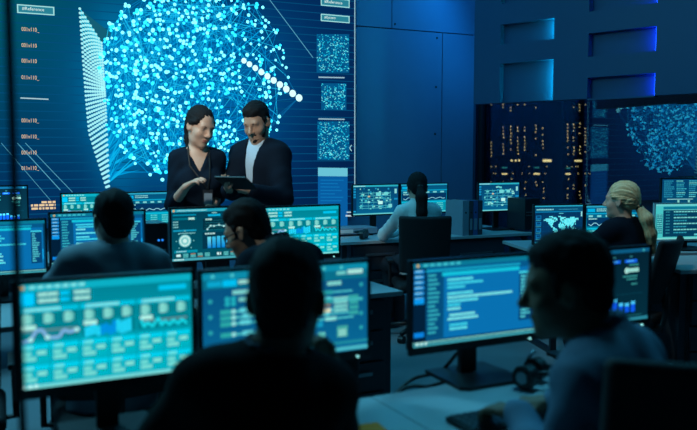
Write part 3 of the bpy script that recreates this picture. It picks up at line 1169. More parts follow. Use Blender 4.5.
rows = 42
for i in range(rows):
    v = 9 + 178.0 * i / (rows - 1)
    left_pts.append((float(np.interp(v, [9, 60, 100, 133, 187], [79.5, 83, 86, 89, 106])), v))
    rv = float(np.interp(v, [9, 60, 100, 133, 187], [43, 76, 96, 122, 186]))
    right_pts.append((float(np.interp(rv, [43, 96, 150, 187], [101, 104.5, 107, 108.5])), rv))
# translucent-looking fan from the dotted rows into the cloud
for i in range(150):
    p = right_pts[rng.randrange(rows)]
    q = cloud(rng)
    if q[0] > 190: continue
    ui.line(*B(*p), *B(*q), 0.0022, rng.choice(((0, 112, 170), (0, 130, 190), (4, 95, 150))))
ui.poly([B(79.5, 9), B(112, 34), B(101, 43)], (20, 95, 118))
for i in range(rows - 1):
    a0, a1 = right_pts[i], right_pts[i + 1]
    for k in range(7):
        q = cloud(rng)
        while q[0] > 165: q = cloud(rng)
        q = (q[0], q[1] * 0.5 + a0[1] * 0.5)
        ui.poly([B(*a0), B(a0[0], a0[1] * 0.5 + a1[1] * 0.5), B(*q)], rng.choice(((0, 128, 190), (0, 155, 218), (0, 112, 172), (10, 180, 236))))
pts = [cloud(rng) for _ in range(1050)]
for i in range(3000):
    a = rng.choice(pts)
    c = rng.choice(pts)
    if (a[0] - c[0]) ** 2 + (a[1] - c[1]) ** 2 > 75 ** 2: continue
    ui.line(*B(*a), *B(*c), 0.0016, rng.choice(((0, 130, 196), (0, 165, 230), (0, 100, 160), (30, 200, 245))))
end = (298, 98)
for i in range(46):
    a = rng.choice(pts)
    if a[0] < 215: continue
    ui.line(*B(*a), *B(*end), 0.0013, (8, 104, 160))
for i in range(rows):
    a, c = left_pts[i], right_pts[i]
    ui.line(*B(*a), *B(*c), 0.0030, (40, 205, 235))
    for k in range(9):
        p = lerp(a, c, k / 8)
        ui.disc(*B(*p), 0.0041, (165, 245, 250), 8)
ui.gain = 3.2
for p in pts:
    big = rng.random()
    r = 0.0036 + 0.0026 * big
    left = p[0] < 235
    ui.disc(*B(*p), r, (95, 205, 222) if rng.random() < 0.55 else (30, 165, 205), 8)
ui.gain = 1.25
for k in range(10):
    t = k / 9
    p = (243 + 55 * t ** 1.05, 61 + 37 * t ** 1.08)
    ui.disc(*B(*p), 0.0090 + 0.0032 * t, (205, 255, 250), 14)
ui.gain = 1.0
# thin construction lines
for (p, q, w) in (((267, -2), (312, 58), 0.0022), ((17, 143), (60, 190), 0.0020), ((25, 143), (72, 192), 0.0016), ((1, 143), (50, 200), 0.0012)):
    ui.line(*B(*p), *B(*q), w, (90, 175, 200))
# right-hand column of small pictures
RNG2 = random.Random(8)
for (u0, u1, v0, v1, n) in ((315.5, 348, 34.5, 73, 520), (320, 345, 83.5, 110, 300), (316, 348, 121.5, 160, 520)):
    ui.poly([B(u0, v1), B(u1, v1), B(u1, v0), B(u0, v0)], (4, 88, 138))
    for i in range(n):
        u, v = RNG2.uniform(u0, u1 - 1), RNG2.uniform(v0, v1 - 1)
        edge = min(u - u0, u1 - u, v - v0, v1 - v)
        if edge < 2 and RNG2.random() < 0.5: continue
        w = RNG2.uniform(0.5, 1.4)
        ui.poly([B(u, v + 0.9), B(u + w, v + 0.9), B(u + w, v), B(u, v)], RNG2.choice(((20, 190, 225), (60, 225, 240), (0, 140, 190), (120, 240, 245), (4, 70, 120))))
for v in (77.5, 119):
    ui.line(*B(317, v), *B(343, v + 0.5), 0.0042, (150, 190, 205))
ui.line(*B(318, 1.2 + 0), *B(318, 1.2), 0.004, (150, 190, 205))
ui.poly([B(316.5, 230), B(346, 229), B(346, 168), B(316.5, 167.5)], (8, 92, 160))
ui.poly([B(316.5, 176), B(346, 176.3), B(346, 168), B(316.5, 167.5)], (105, 195, 215))
for i in range(9):
    v = 180 + i * 3.4
    ui.line(*B(319, v), *B(319 + RNG2.uniform(14, 24), v + 0.1), 0.0032, (14, 118, 184))
ui.line(*B(353.2, -20), *B(353.2, 215.5), 0.0034, (150, 195, 210))
ui.line(*B(344, 215.5), *B(353.2, 215.5), 0.0052, (190, 215, 225))
ui.line(*B(345, 212), *B(350.3, 212), 0.0045, (170, 205, 220)); ui.line(*B(350.3, 205), *B(350.3, 212), 0.0040, (170, 205, 220))
ui.line(*B(348, 148), *B(350, 145), 0.003, (160, 215, 225)); ui.line(*B(348, 148), *B(350, 151), 0.003, (160, 215, 225))


def button(u0, u1, v0, v1, txt):
    x0, y0 = B(u0, v0); x1, y1 = B(u1, v1)
    ui.rect(x0, y0, x1 - x0, y1 - y0, (160, 225, 225))
    e = 0.0016
    ui.rect(x0 + e, y0 + e * 2, x1 - x0 - 2 * e, y1 - y0 - e * 4, (40, 130, 150))
    ui.text(txt, x0 + 0.006, y1 - 0.010, (y1 - y0) * 0.36, (225, 250, 245))


button(16.5, 54, 4.7, 16.2, '#Reference')
button(319.3, 348, -2.5, 8.6, '#Reference')
button(319.3, 348, 14.2, 23.8, '#System')
for (v, t) in ((31.5, '001v110_'), (47.5, '001v110'), (63, '001v110'), (79.5, '011v110_'), (122.5, '001v110_'), (138.5, '001v110_'), (154.5, '001v110'), (170, '011v110_')):
    x, y = B(21, v)
    ui.text(t, x, y, 0.0118, (235, 205, 165), 0.72)
ui.line(*B(20, 98.2), *B(48, 99.5), 0.0035, (170, 205, 215))
for (v, u0) in ((201, 41), (204.2, 30.5), (207.4, 31)):
    x0, y0 = B(u0, v); x1, _ = B(55, v)
    ui.words(x0, y0, x1 - x0, 0.0062, (235, 205, 160), RNG2, 0.35)
for i in range(6):
    ui.disc(*B(287 + i * 5.5, -2 + i * 0.25), 0.004, (10, 110, 160), 8)
ui.build('display', M['wallscreen'], scr_root, (0, -0.004, 0))

# ------------------------------------------------------------------ monitor pictures
def ui_dash(ui, rng):
    ui.gain = 1.15
    ui.grad(0, 0, 1, 1, (0, 120, 138), (0, 160, 176))
    ui.rect(0, 0, 1, 0.075, (10, 165, 185))
    ui.disc(0.035, 0.035, 0.022, (200, 170, 120))
    for i in range(7): ui.rect(0.07 + i * 0.045, 0.02, 0.032, 0.03, (120, 215, 215))
    ui.rect(0.01, 0.085, 0.085, 0.12, (0, 195, 250))
    for j in (0.09, 0.15):
        ui.words(0.115, j, 0.11, 0.035, (150, 215, 205), rng, 0.1)
        ui.rect(0.235, j, 0.05, 0.035, (0, 190, 235))
        ui.words(0.31, j, 0.09, 0.035, (150, 215, 205), rng, 0.1)
    ui.rect(0.80, 0.105, 0.17, 0.05, (0, 185, 225))
    for (x, w) in ((0.01, 0.325), (0.345, 0.315), (0.67, 0.32)):
        ui.rect(x, 0.235, w, 0.30, (0, 118, 132))
        ui.rect(x, 0.225, w, 0.05, (0, 180, 208))
        ui.words(x + 0.03, 0.235, w * 0.6, 0.028, (120, 215, 215), rng, 0.1)
        for k in range(3):
            ui.rect(x + 0.02 + k * w * 0.34, 0.30, 0.055, 0.075, (95, 185, 180))
            ui.rect(x + 0.025 + k * w * 0.34, 0.285, 0.035, 0.1, (120, 200, 192))
        ui.rect(x, 0.385, w, 0.008, (0, 140, 155))
        ui.rect(x + 0.015, 0.395, 0.075, 0.042, (165, 225, 215))
    ui.rect(0.03, 0.44, 0.28, 0.022, (85, 130, 135))
    ui.rect(0.70, 0.44, 0.27, 0.022, (85, 130, 135))
    pa = [(0.03, .55), (0.07, .53), (0.10, .45), (0.13, .44), (0.16, .52), (0.22, .53), (0.25, .46), (0.28, .49), (0.32, .47)]
    ui.path(pa, 0.03, (120, 170, 215))
    for q in (pa[1], pa[4], pa[8]): ui.disc(q[0], q[1], 0.024, (160, 220, 220))
    for i in range(12):
        ui.rect(0.365 + i * 0.0225, 0.455 - (0.03 if i > 6 else 0) - 0.01 * (i % 3), 0.019, 0.10 + (0.03 if i > 6 else 0), (30, 205, 240) if i in (0, 1, 2, 3, 8, 9, 10, 11) else (0, 140, 220))
    ui.path([(0.69 + i * 0.0175, 0.49 + 0.03 * math.sin(i * 2.1) - (0.06 if i in (6, 0) else 0)) for i in range(17)], 0.026, (20, 205, 220))
    for r in range(2):
        for k in range(6):
            x, y = 0.01 + k * 0.164, 0.575 + r * 0.2
            ui.rect(x, y, 0.155, 0.19, (0, 166, 182))
            ui.rect(x, y, 0.155, 0.045, (0, 195, 222))
            ui.rect(x + 0.02, y + 0.015, 0.05, 0.03, (100, 215, 215))
            ui.rect(x + 0.015, y + 0.07, 0.045, 0.04, (105, 205, 198)); ui.rect(x + 0.015, y + 0.12, 0.07, 0.04, (110, 205, 198))
            ui.rect(x + 0.09, y + 0.065, 0.05, 0.04, (120, 210, 200))
    ui.rect(0, 0.965, 1, 0.035, (110, 205, 205))
    for k in range(3): ui.disc(0.03 + 0.03 * k, 0.975, 0.018, (190, 240, 235))


def ui_code(ui, rng, wide=False, bright=1.0):
    ui.grad(0, 0, 1, 1, (4, 58, 88), (4, 70, 110))
    ui.rect(0, 0, 1, 0.06, (10, 120, 150))
    ui.disc(0.04, 0.03, 0.022, (200, 170, 110))
    for i in range(6): ui.rect(0.08 + i * 0.05, 0.015, 0.035, 0.03, (60, 190, 205))
    ui.rect(0, 0.06, 0.10, 0.90, (2, 32, 58))
    for k in range(6):
        ui.rect(0.012, 0.08 + 0.065 * k, 0.075, 0.045, (30, 140, 215)); ui.rect(0.02, 0.09 + 0.065 * k, 0.05, 0.012, (150, 220, 235))
    ui.rect(0.012, 0.42, 0.075, 0.07, (10, 150, 235))
    ui.rect(0.012, 0.83, 0.075, 0.06, (10, 130, 225))
    ui.rect(0.10, 0.06, 0.88, 0.88, (6, 88, 138))
    ui.rect(0.10, 0.085, 0.75, 0.03, (20, 160, 195))
    ui.rect(0.10, 0.125, 0.13, 0.80, (6, 78, 122))
    for k in range(14):
        ui.words(0.115, 0.145 + k * 0.053, rng.uniform(0.05, 0.095), 0.026, (50, 175, 190), rng, 0.1)
    ui.rect(0.235, 0.135, 0.745, 0.79, (8, 112, 176))
    ui.rect(0.22, 0.13, 0.62, 0.045, (20, 195, 220))
    y = 0.21
    while y < 0.86:
        ln = rng.choice((0.10, 0.14, 0.2, 0.24, 0.28))
        if abs(y - 0.42) < 0.02: ln = 0.52
        col = rng.choice(((90, 225, 235), (120, 230, 230), (60, 210, 230)))
        ui.words(0.26 + rng.choice((0, 0, 0.015)), y, ln, 0.030, col, rng, 0.1)
        y += 0.047 if rng.random() < 0.75 else 0.075
    ui.rect(0.835, 0.20, 0.125, 0.62, (6, 70, 118))
    ui.rect(0.835, 0.19, 0.125, 0.03, (60, 205, 225))
    for k in range(13):
        ui.words(0.85, 0.245 + k * 0.043, rng.uniform(0.03, 0.09), 0.025, (80, 200, 210), rng, 0.2)
    ui.rect(0.965, 0.55, 0.012, 0.2, (20, 170, 240))
    ui.rect(0, 0.935, 1, 0.05, (4, 40, 60))
    ui.rect(0, 0.945, 1, 0.016, (120, 205, 205)); ui.rect(0, 0.972, 1, 0.028, (60, 160, 175))
    for k in range(3): ui.disc(0.03 + 0.032 * k, 0.965, 0.02, (190, 235, 230))


def ui_nodes(ui, rng):
    ui.grad(0, 0, 1, 1, (6, 78, 124), (8, 104, 150))
    ui.rect(0, 0, 1, 0.075, (12, 140, 170))
    for k in range(8): ui.disc(0.06 + 0.11 * k, 0.04, 0.022, (70, 195, 205))
    ui.rect(0, 0.075, 1, 0.10, (8, 110, 138))
    ui.rect(0.03, 0.09, 0.08, 0.06, (10, 165, 205)); ui.rect(0.115, 0.085, 0.08, 0.07, (0, 190, 240)); ui.rect(0.205, 0.095, 0.13, 0.04, (150, 215, 205))
    ui.rect(0.87, 0.07, 0.1, 0.05, (165, 225, 215)); ui.rect(0.80, 0.085, 0.06, 0.035, (110, 205, 200))
    for (x, y) in ((0.17, 0.2), (0.74, 0.19)): ui.rect(x, y, 0.09, 0.045, (120, 205, 200))
    for k in range(4):
        ui.disc(0.045, 0.30 + 0.165 * k, 0.024, (40, 165, 175)); ui.disc(0.96, 0.25 + 0.165 * k, 0.024, (40, 165, 175))
    for k in range(4): ui.disc(0.14 + 0.035 * (k % 2), 0.29 + 0.05 * (k // 2), 0.03, (30, 170, 185))
    ui.rect(0.205, 0.28, 0.10, 0.045, (110, 195, 190))
    for k, y in enumerate((0.40, 0.465, 0.53, 0.645)):
        ui.rect(0.10, y, 0.09, 0.05, (40, 165, 165)); ui.rect(0.18, y + 0.015, 0.16, 0.022, (70, 190, 195))
        ui.disc(0.175, y + 0.025, 0.026, (140, 215, 215)); ui.rect(0.21 + 0.015 * (k % 2), y - 0.005, 0.06, 0.05, (90, 205, 215))
    for k, y in enumerate((0.30, 0.37, 0.40, 0.50, 0.545, 0.60)):
        ui.rect(0.40 + 0.03 * (k % 3), y, 0.5 - 0.05 * (k % 2), 0.020, (70, 190, 200))
        for q in range(3): ui.rect(0.42 + q * 0.13 + rng.uniform(0, 0.05), y - 0.012, 0.07, 0.042, rng.choice(((90, 205, 215), (130, 220, 215), (40, 160, 165))))
    ui.rect(0.55, 0.44, 0.21, 0.026, (130, 120, 95)); ui.rect(0.69, 0.49, 0.07, 0.045, (215, 215, 180))
    for k in range(4): ui.rect(0.78, 0.37 + 0.045 * k, 0.09, 0.032, (120, 205, 200)); ui.rect(0.88, 0.36 + 0.06 * k, 0.06, 0.045, (50, 165, 165))
    ui.rect(0.62, 0.63, 0.09, 0.06, (20, 150, 190))
    ui.rect(0.80, 0.70, 0.07, 0.13, (60, 165, 160)); ui.rect(0.81, 0.74, 0.05, 0.08, (130, 205, 195))
    ui.rect(0.68, 0.75, 0.045, 0.1, (90, 190, 185))
    ui.rect(0, 0.88, 1, 0.03, (30, 140, 160)); ui.rect(0, 0.945, 1, 0.045, (70, 180, 195))


def ui_bars(ui0, rng):
    class Half:
        def __getattr__(s, k):
            def g(x, y, *a):
                x = 0.37 + 0.60 * x
                if k in ('rect', 'words'): a = (a[0] * 0.60,) + a[1:]
                return getattr(ui0, k)(x, y, *a)
            return g
    full = ui0
    ui = Half()
    full.grad(0, 0, 1, 1, (3, 34, 50), (4, 46, 62))
    full.rect(0, 0, 1, 0.055, (12, 90, 130)); full.rect(0.03, 0.1, 0.34, 0.8, (4, 52, 74)); full.rect(0.05, 0.14, 0.3, 0.1, (20, 120, 150)); ui.disc(0.96, 0.03, 0.02, (60, 170, 180))
    for k in range(3):
        x = 0.05 + k * 0.275 + 0.05
        ui.rect(x, 0.15, 0.20, 0.045, (20, 100, 235)); ui.rect(x + 0.03, 0.16, 0.12, 0.018, (70, 170, 235)); ui.rect(x + 0.08, 0.10, 0.04, 0.02, (50, 130, 140))
    for (x, y, w) in ((0.15, 0.235, 0.17), (0.15, 0.325, 0.17), (0.15, 0.50, 0.1), (0.72, 0.215, 0.16), (0.62, 0.37, 0.24), (0.68, 0.41, 0.17), (0.76, 0.48, 0.1), (0.13, 0.60, 0.07)):
        ui.words(x, y, w, 0.022, (50, 140, 140), rng, 0.1)
    ui.disc(0.68, 0.30, 0.042, (170, 225, 215)); ui.rect(0.68, 0.27, 0.2, 0.055, (150, 215, 205))
    ui.rect(0.03, 0.62, 0.92, 0.006, (10, 70, 90))
    for k in range(8):
        hh = (0.11, 0.19, 0.19, 0.19, 0.20, 0.14, 0.13, 0.15)[k]
        ui.rect(0.06 + k * 0.10, 0.88 - hh, 0.07, hh, (25, 185, 250) if k == 1 else (12, 88, 235)); ui.rect(0.06 + k * 0.10, 0.88 - hh, 0.07, 0.045, (70, 195, 245))
    ui.rect(0.5, 0.92, 0.45, 0.008, (30, 110, 120)); ui.disc(0.58, 0.905, 0.016, (70, 170, 170))
    full.rect(0, 0.955, 1, 0.045, (40, 130, 150)); full.words(0.02, 0.965, 0.3, 0.02, (150, 215, 210), rng)


def ui_dial(ui, rng):
    ui.grad(0, 0, 1, 1, (2, 62, 84), (0, 84, 102))
    ui.rect(0, 0, 1, 0.06, (30, 155, 180)); ui.disc(0.03, 0.03, 0.025, (215, 170, 110)); ui.words(0.07, 0.02, 0.35, 0.02, (150, 220, 220), rng)
    ui.rect(0.02, 0.10, 0.27, 0.03, (0, 135, 165)); ui.rect(0.02, 0.17, 0.27, 0.04, (0, 110, 130)); ui.rect(0.20, 0.165, 0.07, 0.045, (170, 225, 215))
    for k in range(3): ui.words(0.02, 0.235 + 0.05 * k, 0.06, 0.022, (130, 205, 205), rng)
    ui.rect(0.02, 0.40, 0.27, 0.03, (20, 150, 185)); ui.words(0.08, 0.46, 0.2, 0.015, (130, 205, 205), rng)
    ui.disc(0.155, 0.615, 0.125, (70, 175, 185), 24); ui.disc(0.155, 0.615, 0.11, (185, 230, 225), 24); ui.disc(0.155, 0.615, 0.075, (130, 205, 205), 24); ui.disc(0.155, 0.615, 0.04, (205, 240, 235), 20)
    for k in range(9): ui.disc(0.155 + 0.1 * math.cos(k * PI / 4), 0.615 + 0.19 * math.sin(k * PI / 4), 0.012, (120, 205, 205))
    ui.rect(0.03, 0.795, 0.27, 0.05, (0, 140, 165)); ui.words(0.05, 0.81, 0.12, 0.018, (150, 220, 220), rng)
    for k in range(3): ui.rect(0.43 + k * 0.19, 0.115, 0.15, 0.04, (10, 175, 220)); ui.words(0.48 + k * 0.19, 0.08, 0.06, 0.018, (150, 220, 215), rng)
    ui.rect(0.37, 0.20, 0.46, 0.22, (2, 44, 62)); ui.words(0.40, 0.20, 0.08, 0.03, (180, 225, 220), rng)
    for k in range(5): ui.rect(0.39, 0.235 + k * 0.045, 0.42, 0.006, (30, 130, 140))
    p = [(0.42, 0.41), (0.46, 0.34), (0.5, 0.35), (0.56, 0.33), (0.62, 0.36), (0.68, 0.30), (0.73, 0.26), (0.78, 0.31)]
    ui.path(p, 0.014, (130, 215, 225))
    for q in p: ui.disc(q[0], q[1], 0.018, (180, 235, 235))
    ui.words(0.86, 0.20, 0.1, 0.02, (130, 205, 205), rng); ui.words(0.86, 0.38, 0.1, 0.04, (130, 205, 205), rng)
    ui.rect(0.36, 0.47, 0.62, 0.32, (2, 54, 76)); ui.words(0.39, 0.48, 0.12, 0.03, (180, 225, 220), rng)
    for k in range(10):
        hh = (0.22, 0.22, 0.23, 0.23, 0.18, 0.18, 0.18, 0.25, 0.25, 0.17)[k]
        ui.grad(0.42 + k * 0.056, 0.78 - hh, 0.042, hh, (110, 225, 240) if k in (0, 7, 8) else (60, 195, 235), (0, 130, 215))
    ui.rect(0.02, 0.855, 0.96, 0.09, (0, 78, 96))
    for s in (0, 0.48):
        ui.words(0.05 + s, 0.87, 0.05, 0.05, (200, 240, 235), rng)
        for c in range(4):
            for r in range(3): ui.rect(0.13 + s + c * 0.085, 0.865 + r * 0.027, 0.06, 0.018, (165, 130, 95) if (c + r * 2) % 5 == 1 else (90, 195, 195))
    ui.rect(0, 0.955, 1, 0.045, (70, 165, 180)); ui.words(0.02, 0.965, 0.12, 0.02, (200, 240, 235), rng)


def ui_circuit(ui, rng):
    ui.grad(0, 0, 1, 1, (4, 66, 108), (6, 96, 140))
    ui.rect(0, 0, 1, 0.06, (40, 170, 190)); ui.words(0.02, 0.02, 0.25, 0.02, (180, 235, 235), rng)
    ui.rect(0, 0.06, 0.075, 0.88, (4, 56, 96))
    for k in range(4): ui.rect(0.012, 0.10 + 0.09 * k, 0.05, 0.06, (20, 145, 195))
    ui.rect(0.012, 0.86, 0.05, 0.05, (20, 160, 210))
    ui.rect(0.90, 0.06, 0.10, 0.88, (6, 78, 124)); ui.rect(0.92, 0.14, 0.05, 0.16, (140, 220, 215)); ui.rect(0.91, 0.46, 0.08, 0.06, (20, 140, 190))
    for (y) in (0.26, 0.36, 0.46, 0.58, 0.70, 0.78):
        ui.rect(0.14, y, 0.7, 0.014, (80, 195, 200))
    for x in (0.2, 0.33, 0.45, 0.58, 0.72, 0.82): ui.rect(x, 0.22, 0.008, 0.6, (60, 175, 185))
    for i in range(60):
        x, y = rng.uniform(0.11, 0.82), rng.choice((0.12, 0.22, 0.28, 0.34, 0.42, 0.5, 0.56, 0.66, 0.72, 0.80))
        ui.rect(x, y + rng.uniform(-.02, .02), rng.uniform(0.02, 0.07), rng.uniform(0.025, 0.06), rng.choice(((95, 205, 205), (60, 185, 195), (140, 225, 215), (30, 150, 190))))
    ui.rect(0.55, 0.55, 0.10, 0.11, (190, 250, 240)); ui.rect(0.50, 0.25, 0.11, 0.11, (110, 215, 215)); ui.rect(0.68, 0.25, 0.09, 0.10, (110, 215, 215)); ui.rect(0.32, 0.36, 0.05, 0.05, (205, 190, 150))
    ui.rect(0.78, 0.66, 0.08, 0.12, (120, 215, 215))
    ui.rect(0, 0.95, 1, 0.02, (40, 160, 180)); ui.rect(0, 0.97, 1, 0.03, (110, 210, 215))


WORLD = ["......####......###.....................",
         ".........#####....######.....#####......",
         "..#######..####...####..##############..",
         "###########..##...##..##############.#..",
         "...##########......################.....",
         ".....######.......#.###############.....",
         ".....#####.......##.#.###########.......",
         "......####......######.##########.#.....",
         ".......##.......########.###.###........",
         "........##......#######...#..##.........",
         "..........##.....#######..#...#.#.......",
         "..........####.....####........##.#.....",
         "..........#####....####..............##.",
         "...........####....###............###...",
         "...........###.....###.#.........#####..",
         "...........##.......##...........####...",
         "...........#.............................",
         "...........#............................."]


def ui_map(ui, rng):
    ui.grad(0, 0, 1, 1, (4, 58, 96), (4, 62, 104))
    ui.rect(0, 0, 1, 0.035, (40, 165, 195)); ui.rect(0, 0.05, 1, 0.13, (6, 74, 112))
    ui.words(0.04, 0.09, 0.35, 0.035, (130, 215, 220), rng); ui.rect(0.02, 0.155, 0.94, 0.03, (10, 120, 170)); ui.words(0.5, 0.10, 0.4, 0.015, (60, 160, 190), rng)
    ui.rect(0, 0.20, 0.16, 0.76, (4, 50, 90))
    for k in range(4): ui.rect(0.03, 0.26 + 0.17 * k, 0.11, 0.11, (14, 110, 165)); ui.rect(0.05, 0.28 + 0.17 * k, 0.07, 0.05, (6, 66, 112)); ui.words(0.03, 0.385 + 0.17 * k, 0.1, 0.014, (70, 185, 200), rng)
    ui.rect(0.16, 0.20, 0.84, 0.76, (4, 54, 96))
    for k in range(7): ui.rect(0.18 + k * 0.115, 0.2, 0.003, 0.72, (8, 76, 120))
    for k in range(5): ui.rect(0.16, 0.30 + k * 0.13, 0.82, 0.004, (8, 76, 120))
    ui.words(0.5, 0.205, 0.1, 0.02, (90, 200, 205), rng); ui.rect(0.96, 0.17, 0.03, 0.14, (140, 220, 220))
    n = len(WORLD)
    for j, row in enumerate(WORLD):
        for i, ch in enumerate(row):
            if ch == '#':
                c = (110, 240, 248) if rng.random() < 0.75 else (70, 220, 240)
                ui.rect(0.185 + i * 0.0190, 0.285 + j * 0.030, 0.0194, 0.0305, c)
    ui.words(0.19, 0.86, 0.12, 0.022, (120, 220, 215), rng); ui.rect(0, 0.96, 1, 0.04, (30, 140, 170))


def ui_wave(ui, rng):
    ui.grad(0, 0, 1, 1, (4, 76, 120), (0, 140, 168))
    ui.rect(0, 0, 1, 0.05, (40, 160, 190)); ui.rect(0.03, 0.08, 0.14, 0.09, (0, 175, 225))
    for j in (0.08, 0.13): ui.words(0.20, j, 0.28, 0.025, (140, 220, 220), rng)
    ui.rect(0, 0.20, 1, 0.035, (10, 160, 200))
    for k in range(6): ui.rect(0.05 + k * 0.16, 0.26, 0.08, 0.05, (120, 210, 210))
    ui.rect(0.02, 0.33, 0.96, 0.23, (4, 54, 96)); ui.words(0.05, 0.345, 0.16, 0.03, (150, 220, 220), rng)
    ui.path([(0.05 + i * 0.05, 0.50 + 0.045 * math.sin(i * 1.9) * (1 if i < 9 else 0.6)) for i in range(19)], 0.02, (140, 215, 230))
    ui.rect(0.02, 0.60, 0.96, 0.33, (0, 148, 172)); ui.rect(0.02, 0.60, 0.96, 0.05, (10, 185, 215))
    for r in range(4):
        for c in range(4): ui.words(0.05 + c * 0.24, 0.67 + r * 0.065, 0.14, 0.03, (95, 215, 215), rng)
    ui.rect(0, 0.95, 1, 0.05, (80, 195, 205))


def ui_console(ui, rng):
    ui.rect(0, 0, 1, 1, (70, 195, 195))
    ui.rect(0, 0, 1, 0.055, (105, 205, 205))
    ui.rect(0.12, 0.07, 0.86, 0.86, (4, 62, 92)); ui.rect(0.12, 0.07, 0.86, 0.07, (10, 120, 150)); ui.rect(0.12, 0.15, 0.86, 0.02, (90, 205, 205))
    ui.rect(0.02, 0.28, 0.09, 0.55, (20, 120, 140))
    for k in range(9): ui.words(0.03, 0.29 + 0.06 * k, 0.075, 0.03, (100, 205, 200), rng)
    for k in range(8):
        ui.words(0.16, 0.21 + 0.085 * k, 0.06, 0.03, (40, 140, 155), rng)
        ui.words(0.28, 0.20 + 0.085 * k, rng.choice((0.3, 0.36, 0.42)) if k % 2 == 0 else 0.2, 0.035, (110, 205, 200) if k % 2 == 0 else (40, 150, 170), rng)
    ui.rect(0.6, 0.85, 0.3, 0.05, (90, 200, 205)); ui.rect(0, 0.955, 1, 0.045, (120, 210, 205))


def ui_log(ui, rng):
    ui.grad(0, 0, 1, 1, (3, 62, 104), (3, 78, 112))
    for r in range(9):
        for c in range(4): ui.words(0.04 + c * 0.24, 0.05 + r * 0.065, rng.uniform(0.12, 0.21), 0.03, rng.choice(((60, 185, 200), (110, 215, 210), (40, 150, 180))), rng)
    for k in range(3): ui.rect(0.3 + 0.2 * k, 0.70, 0.04, 0.09, (130, 205, 195))
    ui.rect(0.1, 0.66, 0.5, 0.02, (150, 225, 220)); ui.rect(0, 0.95, 1, 0.05, (30, 130, 160))


# ------------------------------------------------------------------ monitors
DESK_Z = 0.74


def monitor(label, uL, uR, YL, YR, vtop, pic, desk_z=DESK_Z, H=0.29, shell='frame', bez=0.010, seed=1, led=False, group=None, back=0.07, neck=0.06, step=0.00003):
    A = P(uL, vtop, YL); Bp = P(uR, vtop, YR)
    d = Vector((Bp.x - A.x, Bp.y - A.y, 0)); W = d.length
    rz = math.atan2(d.y, d.x)
    ztop = A.z
    c = (A + Bp) / 2
    root = thing('monitor', label, 'monitor', (c.x, c.y, desk_z), rz, group or 'monitors on the desks')
    h0 = ztop - H - desk_z
    sh = M[shell]
    mb = MB()
    mb.box((0, 0.012, h0 + H / 2), (W, 0.022, H), bev=0.004)
    mb.box((0, 0.030, h0 + H * 0.5), (W * 0.72, 0.026, H * 0.62), bev=0.008)
    mb.build('monitor_housing', sh, root)
    fr = MB()
    for (x, z, w, hh) in ((0, h0 + bez / 2, W, bez * 1.2), (0, h0 + H - bez / 2, W, bez), (-W / 2 + bez / 2, h0 + H / 2, bez, H), (W / 2 - bez / 2, h0 + H / 2, bez, H)):
        fr.box((x, -0.001, z), (w, 0.010, hh))
    fr.build('bezel', sh, root)
    ui = UI(W - 2 * bez, H - 2.1 * bez, step)
    pic(ui, random.Random(seed))
    ui.build('display', M['screen'], root, (0, 0.0003, h0 + bez * 1.1))
    nk = MB()
    nk.box((0, 0.055, (h0 + H * 0.45) / 2), (neck, 0.022, h0 + H * 0.45), bev=0.004)
    nk.box((0, 0.045, h0 + H * 0.45), (neck * 1.3, 0.03, 0.07), bev=0.004)
    nk.build('stand_neck', M['black'], root)
    bs = MB()
    bs.prism([(-0.12, 0.13), (-0.13, -0.09), (-0.10, -0.11), (0.10, -0.11), (0.13, -0.09), (0.12, 0.13)], 0.0, 0.012)
    bs.build('stand_base', M['black'], root)
    if led:
        l = MB().cyl((W * 0.415, -0.012, h0 - 0.008), (W * 0.415, 0.006, h0 - 0.008), 0.0032, seg=10)
        l.build('power_light', M['led'], root)
        chin = MB().box((0, 0.005, h0 - 0.008), (W, 0.018, 0.017), bev=0.003)
        chin.build('chin_bar', sh, root)
    return root


def invY(y0, u0, u):
    """depth along a desk row (direction U) at photo column u, given depth y0 at column u0"""
    VPu = CX + F_PX * U.x / U.y
    return y0 * (VPu - u0) / (VPu - u)


# front row
fr_Y = lambda u: invY(1.98, 12, u)
monitor('large teal dashboard monitor in the front row, at bottom left before the dark-haired man', 11, 194.5, fr_Y(11), fr_Y(194.5), 281.5, ui_dash, seed=2, led=True)
monitor('blue node-graph monitor half hidden by the head of the man in front', 198, 370, fr_Y(198), fr_Y(370), 270.5, ui_nodes, seed=3, led=True)
monitor('blue code monitor on a black stand in front of the man in profile', 410, 540, fr_Y(410), fr_Y(540), 261, ui_code, seed=4, led=True, neck=0.066)
monitor('dark monitor with deep blue bars behind the head of the man in profile', 542, 651, fr_Y(542), fr_Y(651), 252.5, ui_bars, seed=5, led=True)
# middle row
m_Y = lambda u: invY(4.12, 45, u)
monitor('code monitor cut by the left photo edge, left of the man in the grey suit', -48, 46.5, m_Y(-48), m_Y(46.5), 221.5, ui_code, seed=6)
monitor('code monitor straight ahead of the man in the grey suit', 48, 145.5, m_Y(48), m_Y(145.5), 212.4, ui_code, seed=7)
g_Y = lambda u: invY(4.10, 172, u)
monitor('dashboard monitor with a round dial and bar chart, left of the man in glasses', 169, 256, g_Y(169), g_Y(256), 207.7, ui_dial, seed=8)
monitor('teal dashboard monitor with line graphs, right behind the man in glasses', 257, 340, g_Y(257), g_Y(340), 206.6, ui_dash, seed=9, led=True)
# far left row
k_Y = lambda u: invY(5.67, 60, u)
monitor('dark teal monitor with blue bars at the left edge behind the first code monitor', -36, 28, k_Y(-36), k_Y(28), 186, lambda q, r: (setattr(q, 'gain', 2.0), ui_bars(q, r)), seed=10)
monitor('teal dashboard monitor behind the head of the man in the grey suit', 60, 122, k_Y(60), k_Y(122), 193, ui_dash, seed=11)
monitor('teal chart monitor beside the right sleeve of the standing woman', 124, 173, k_Y(124), k_Y(173), 191.8, ui_wave, seed=12, H=0.27)
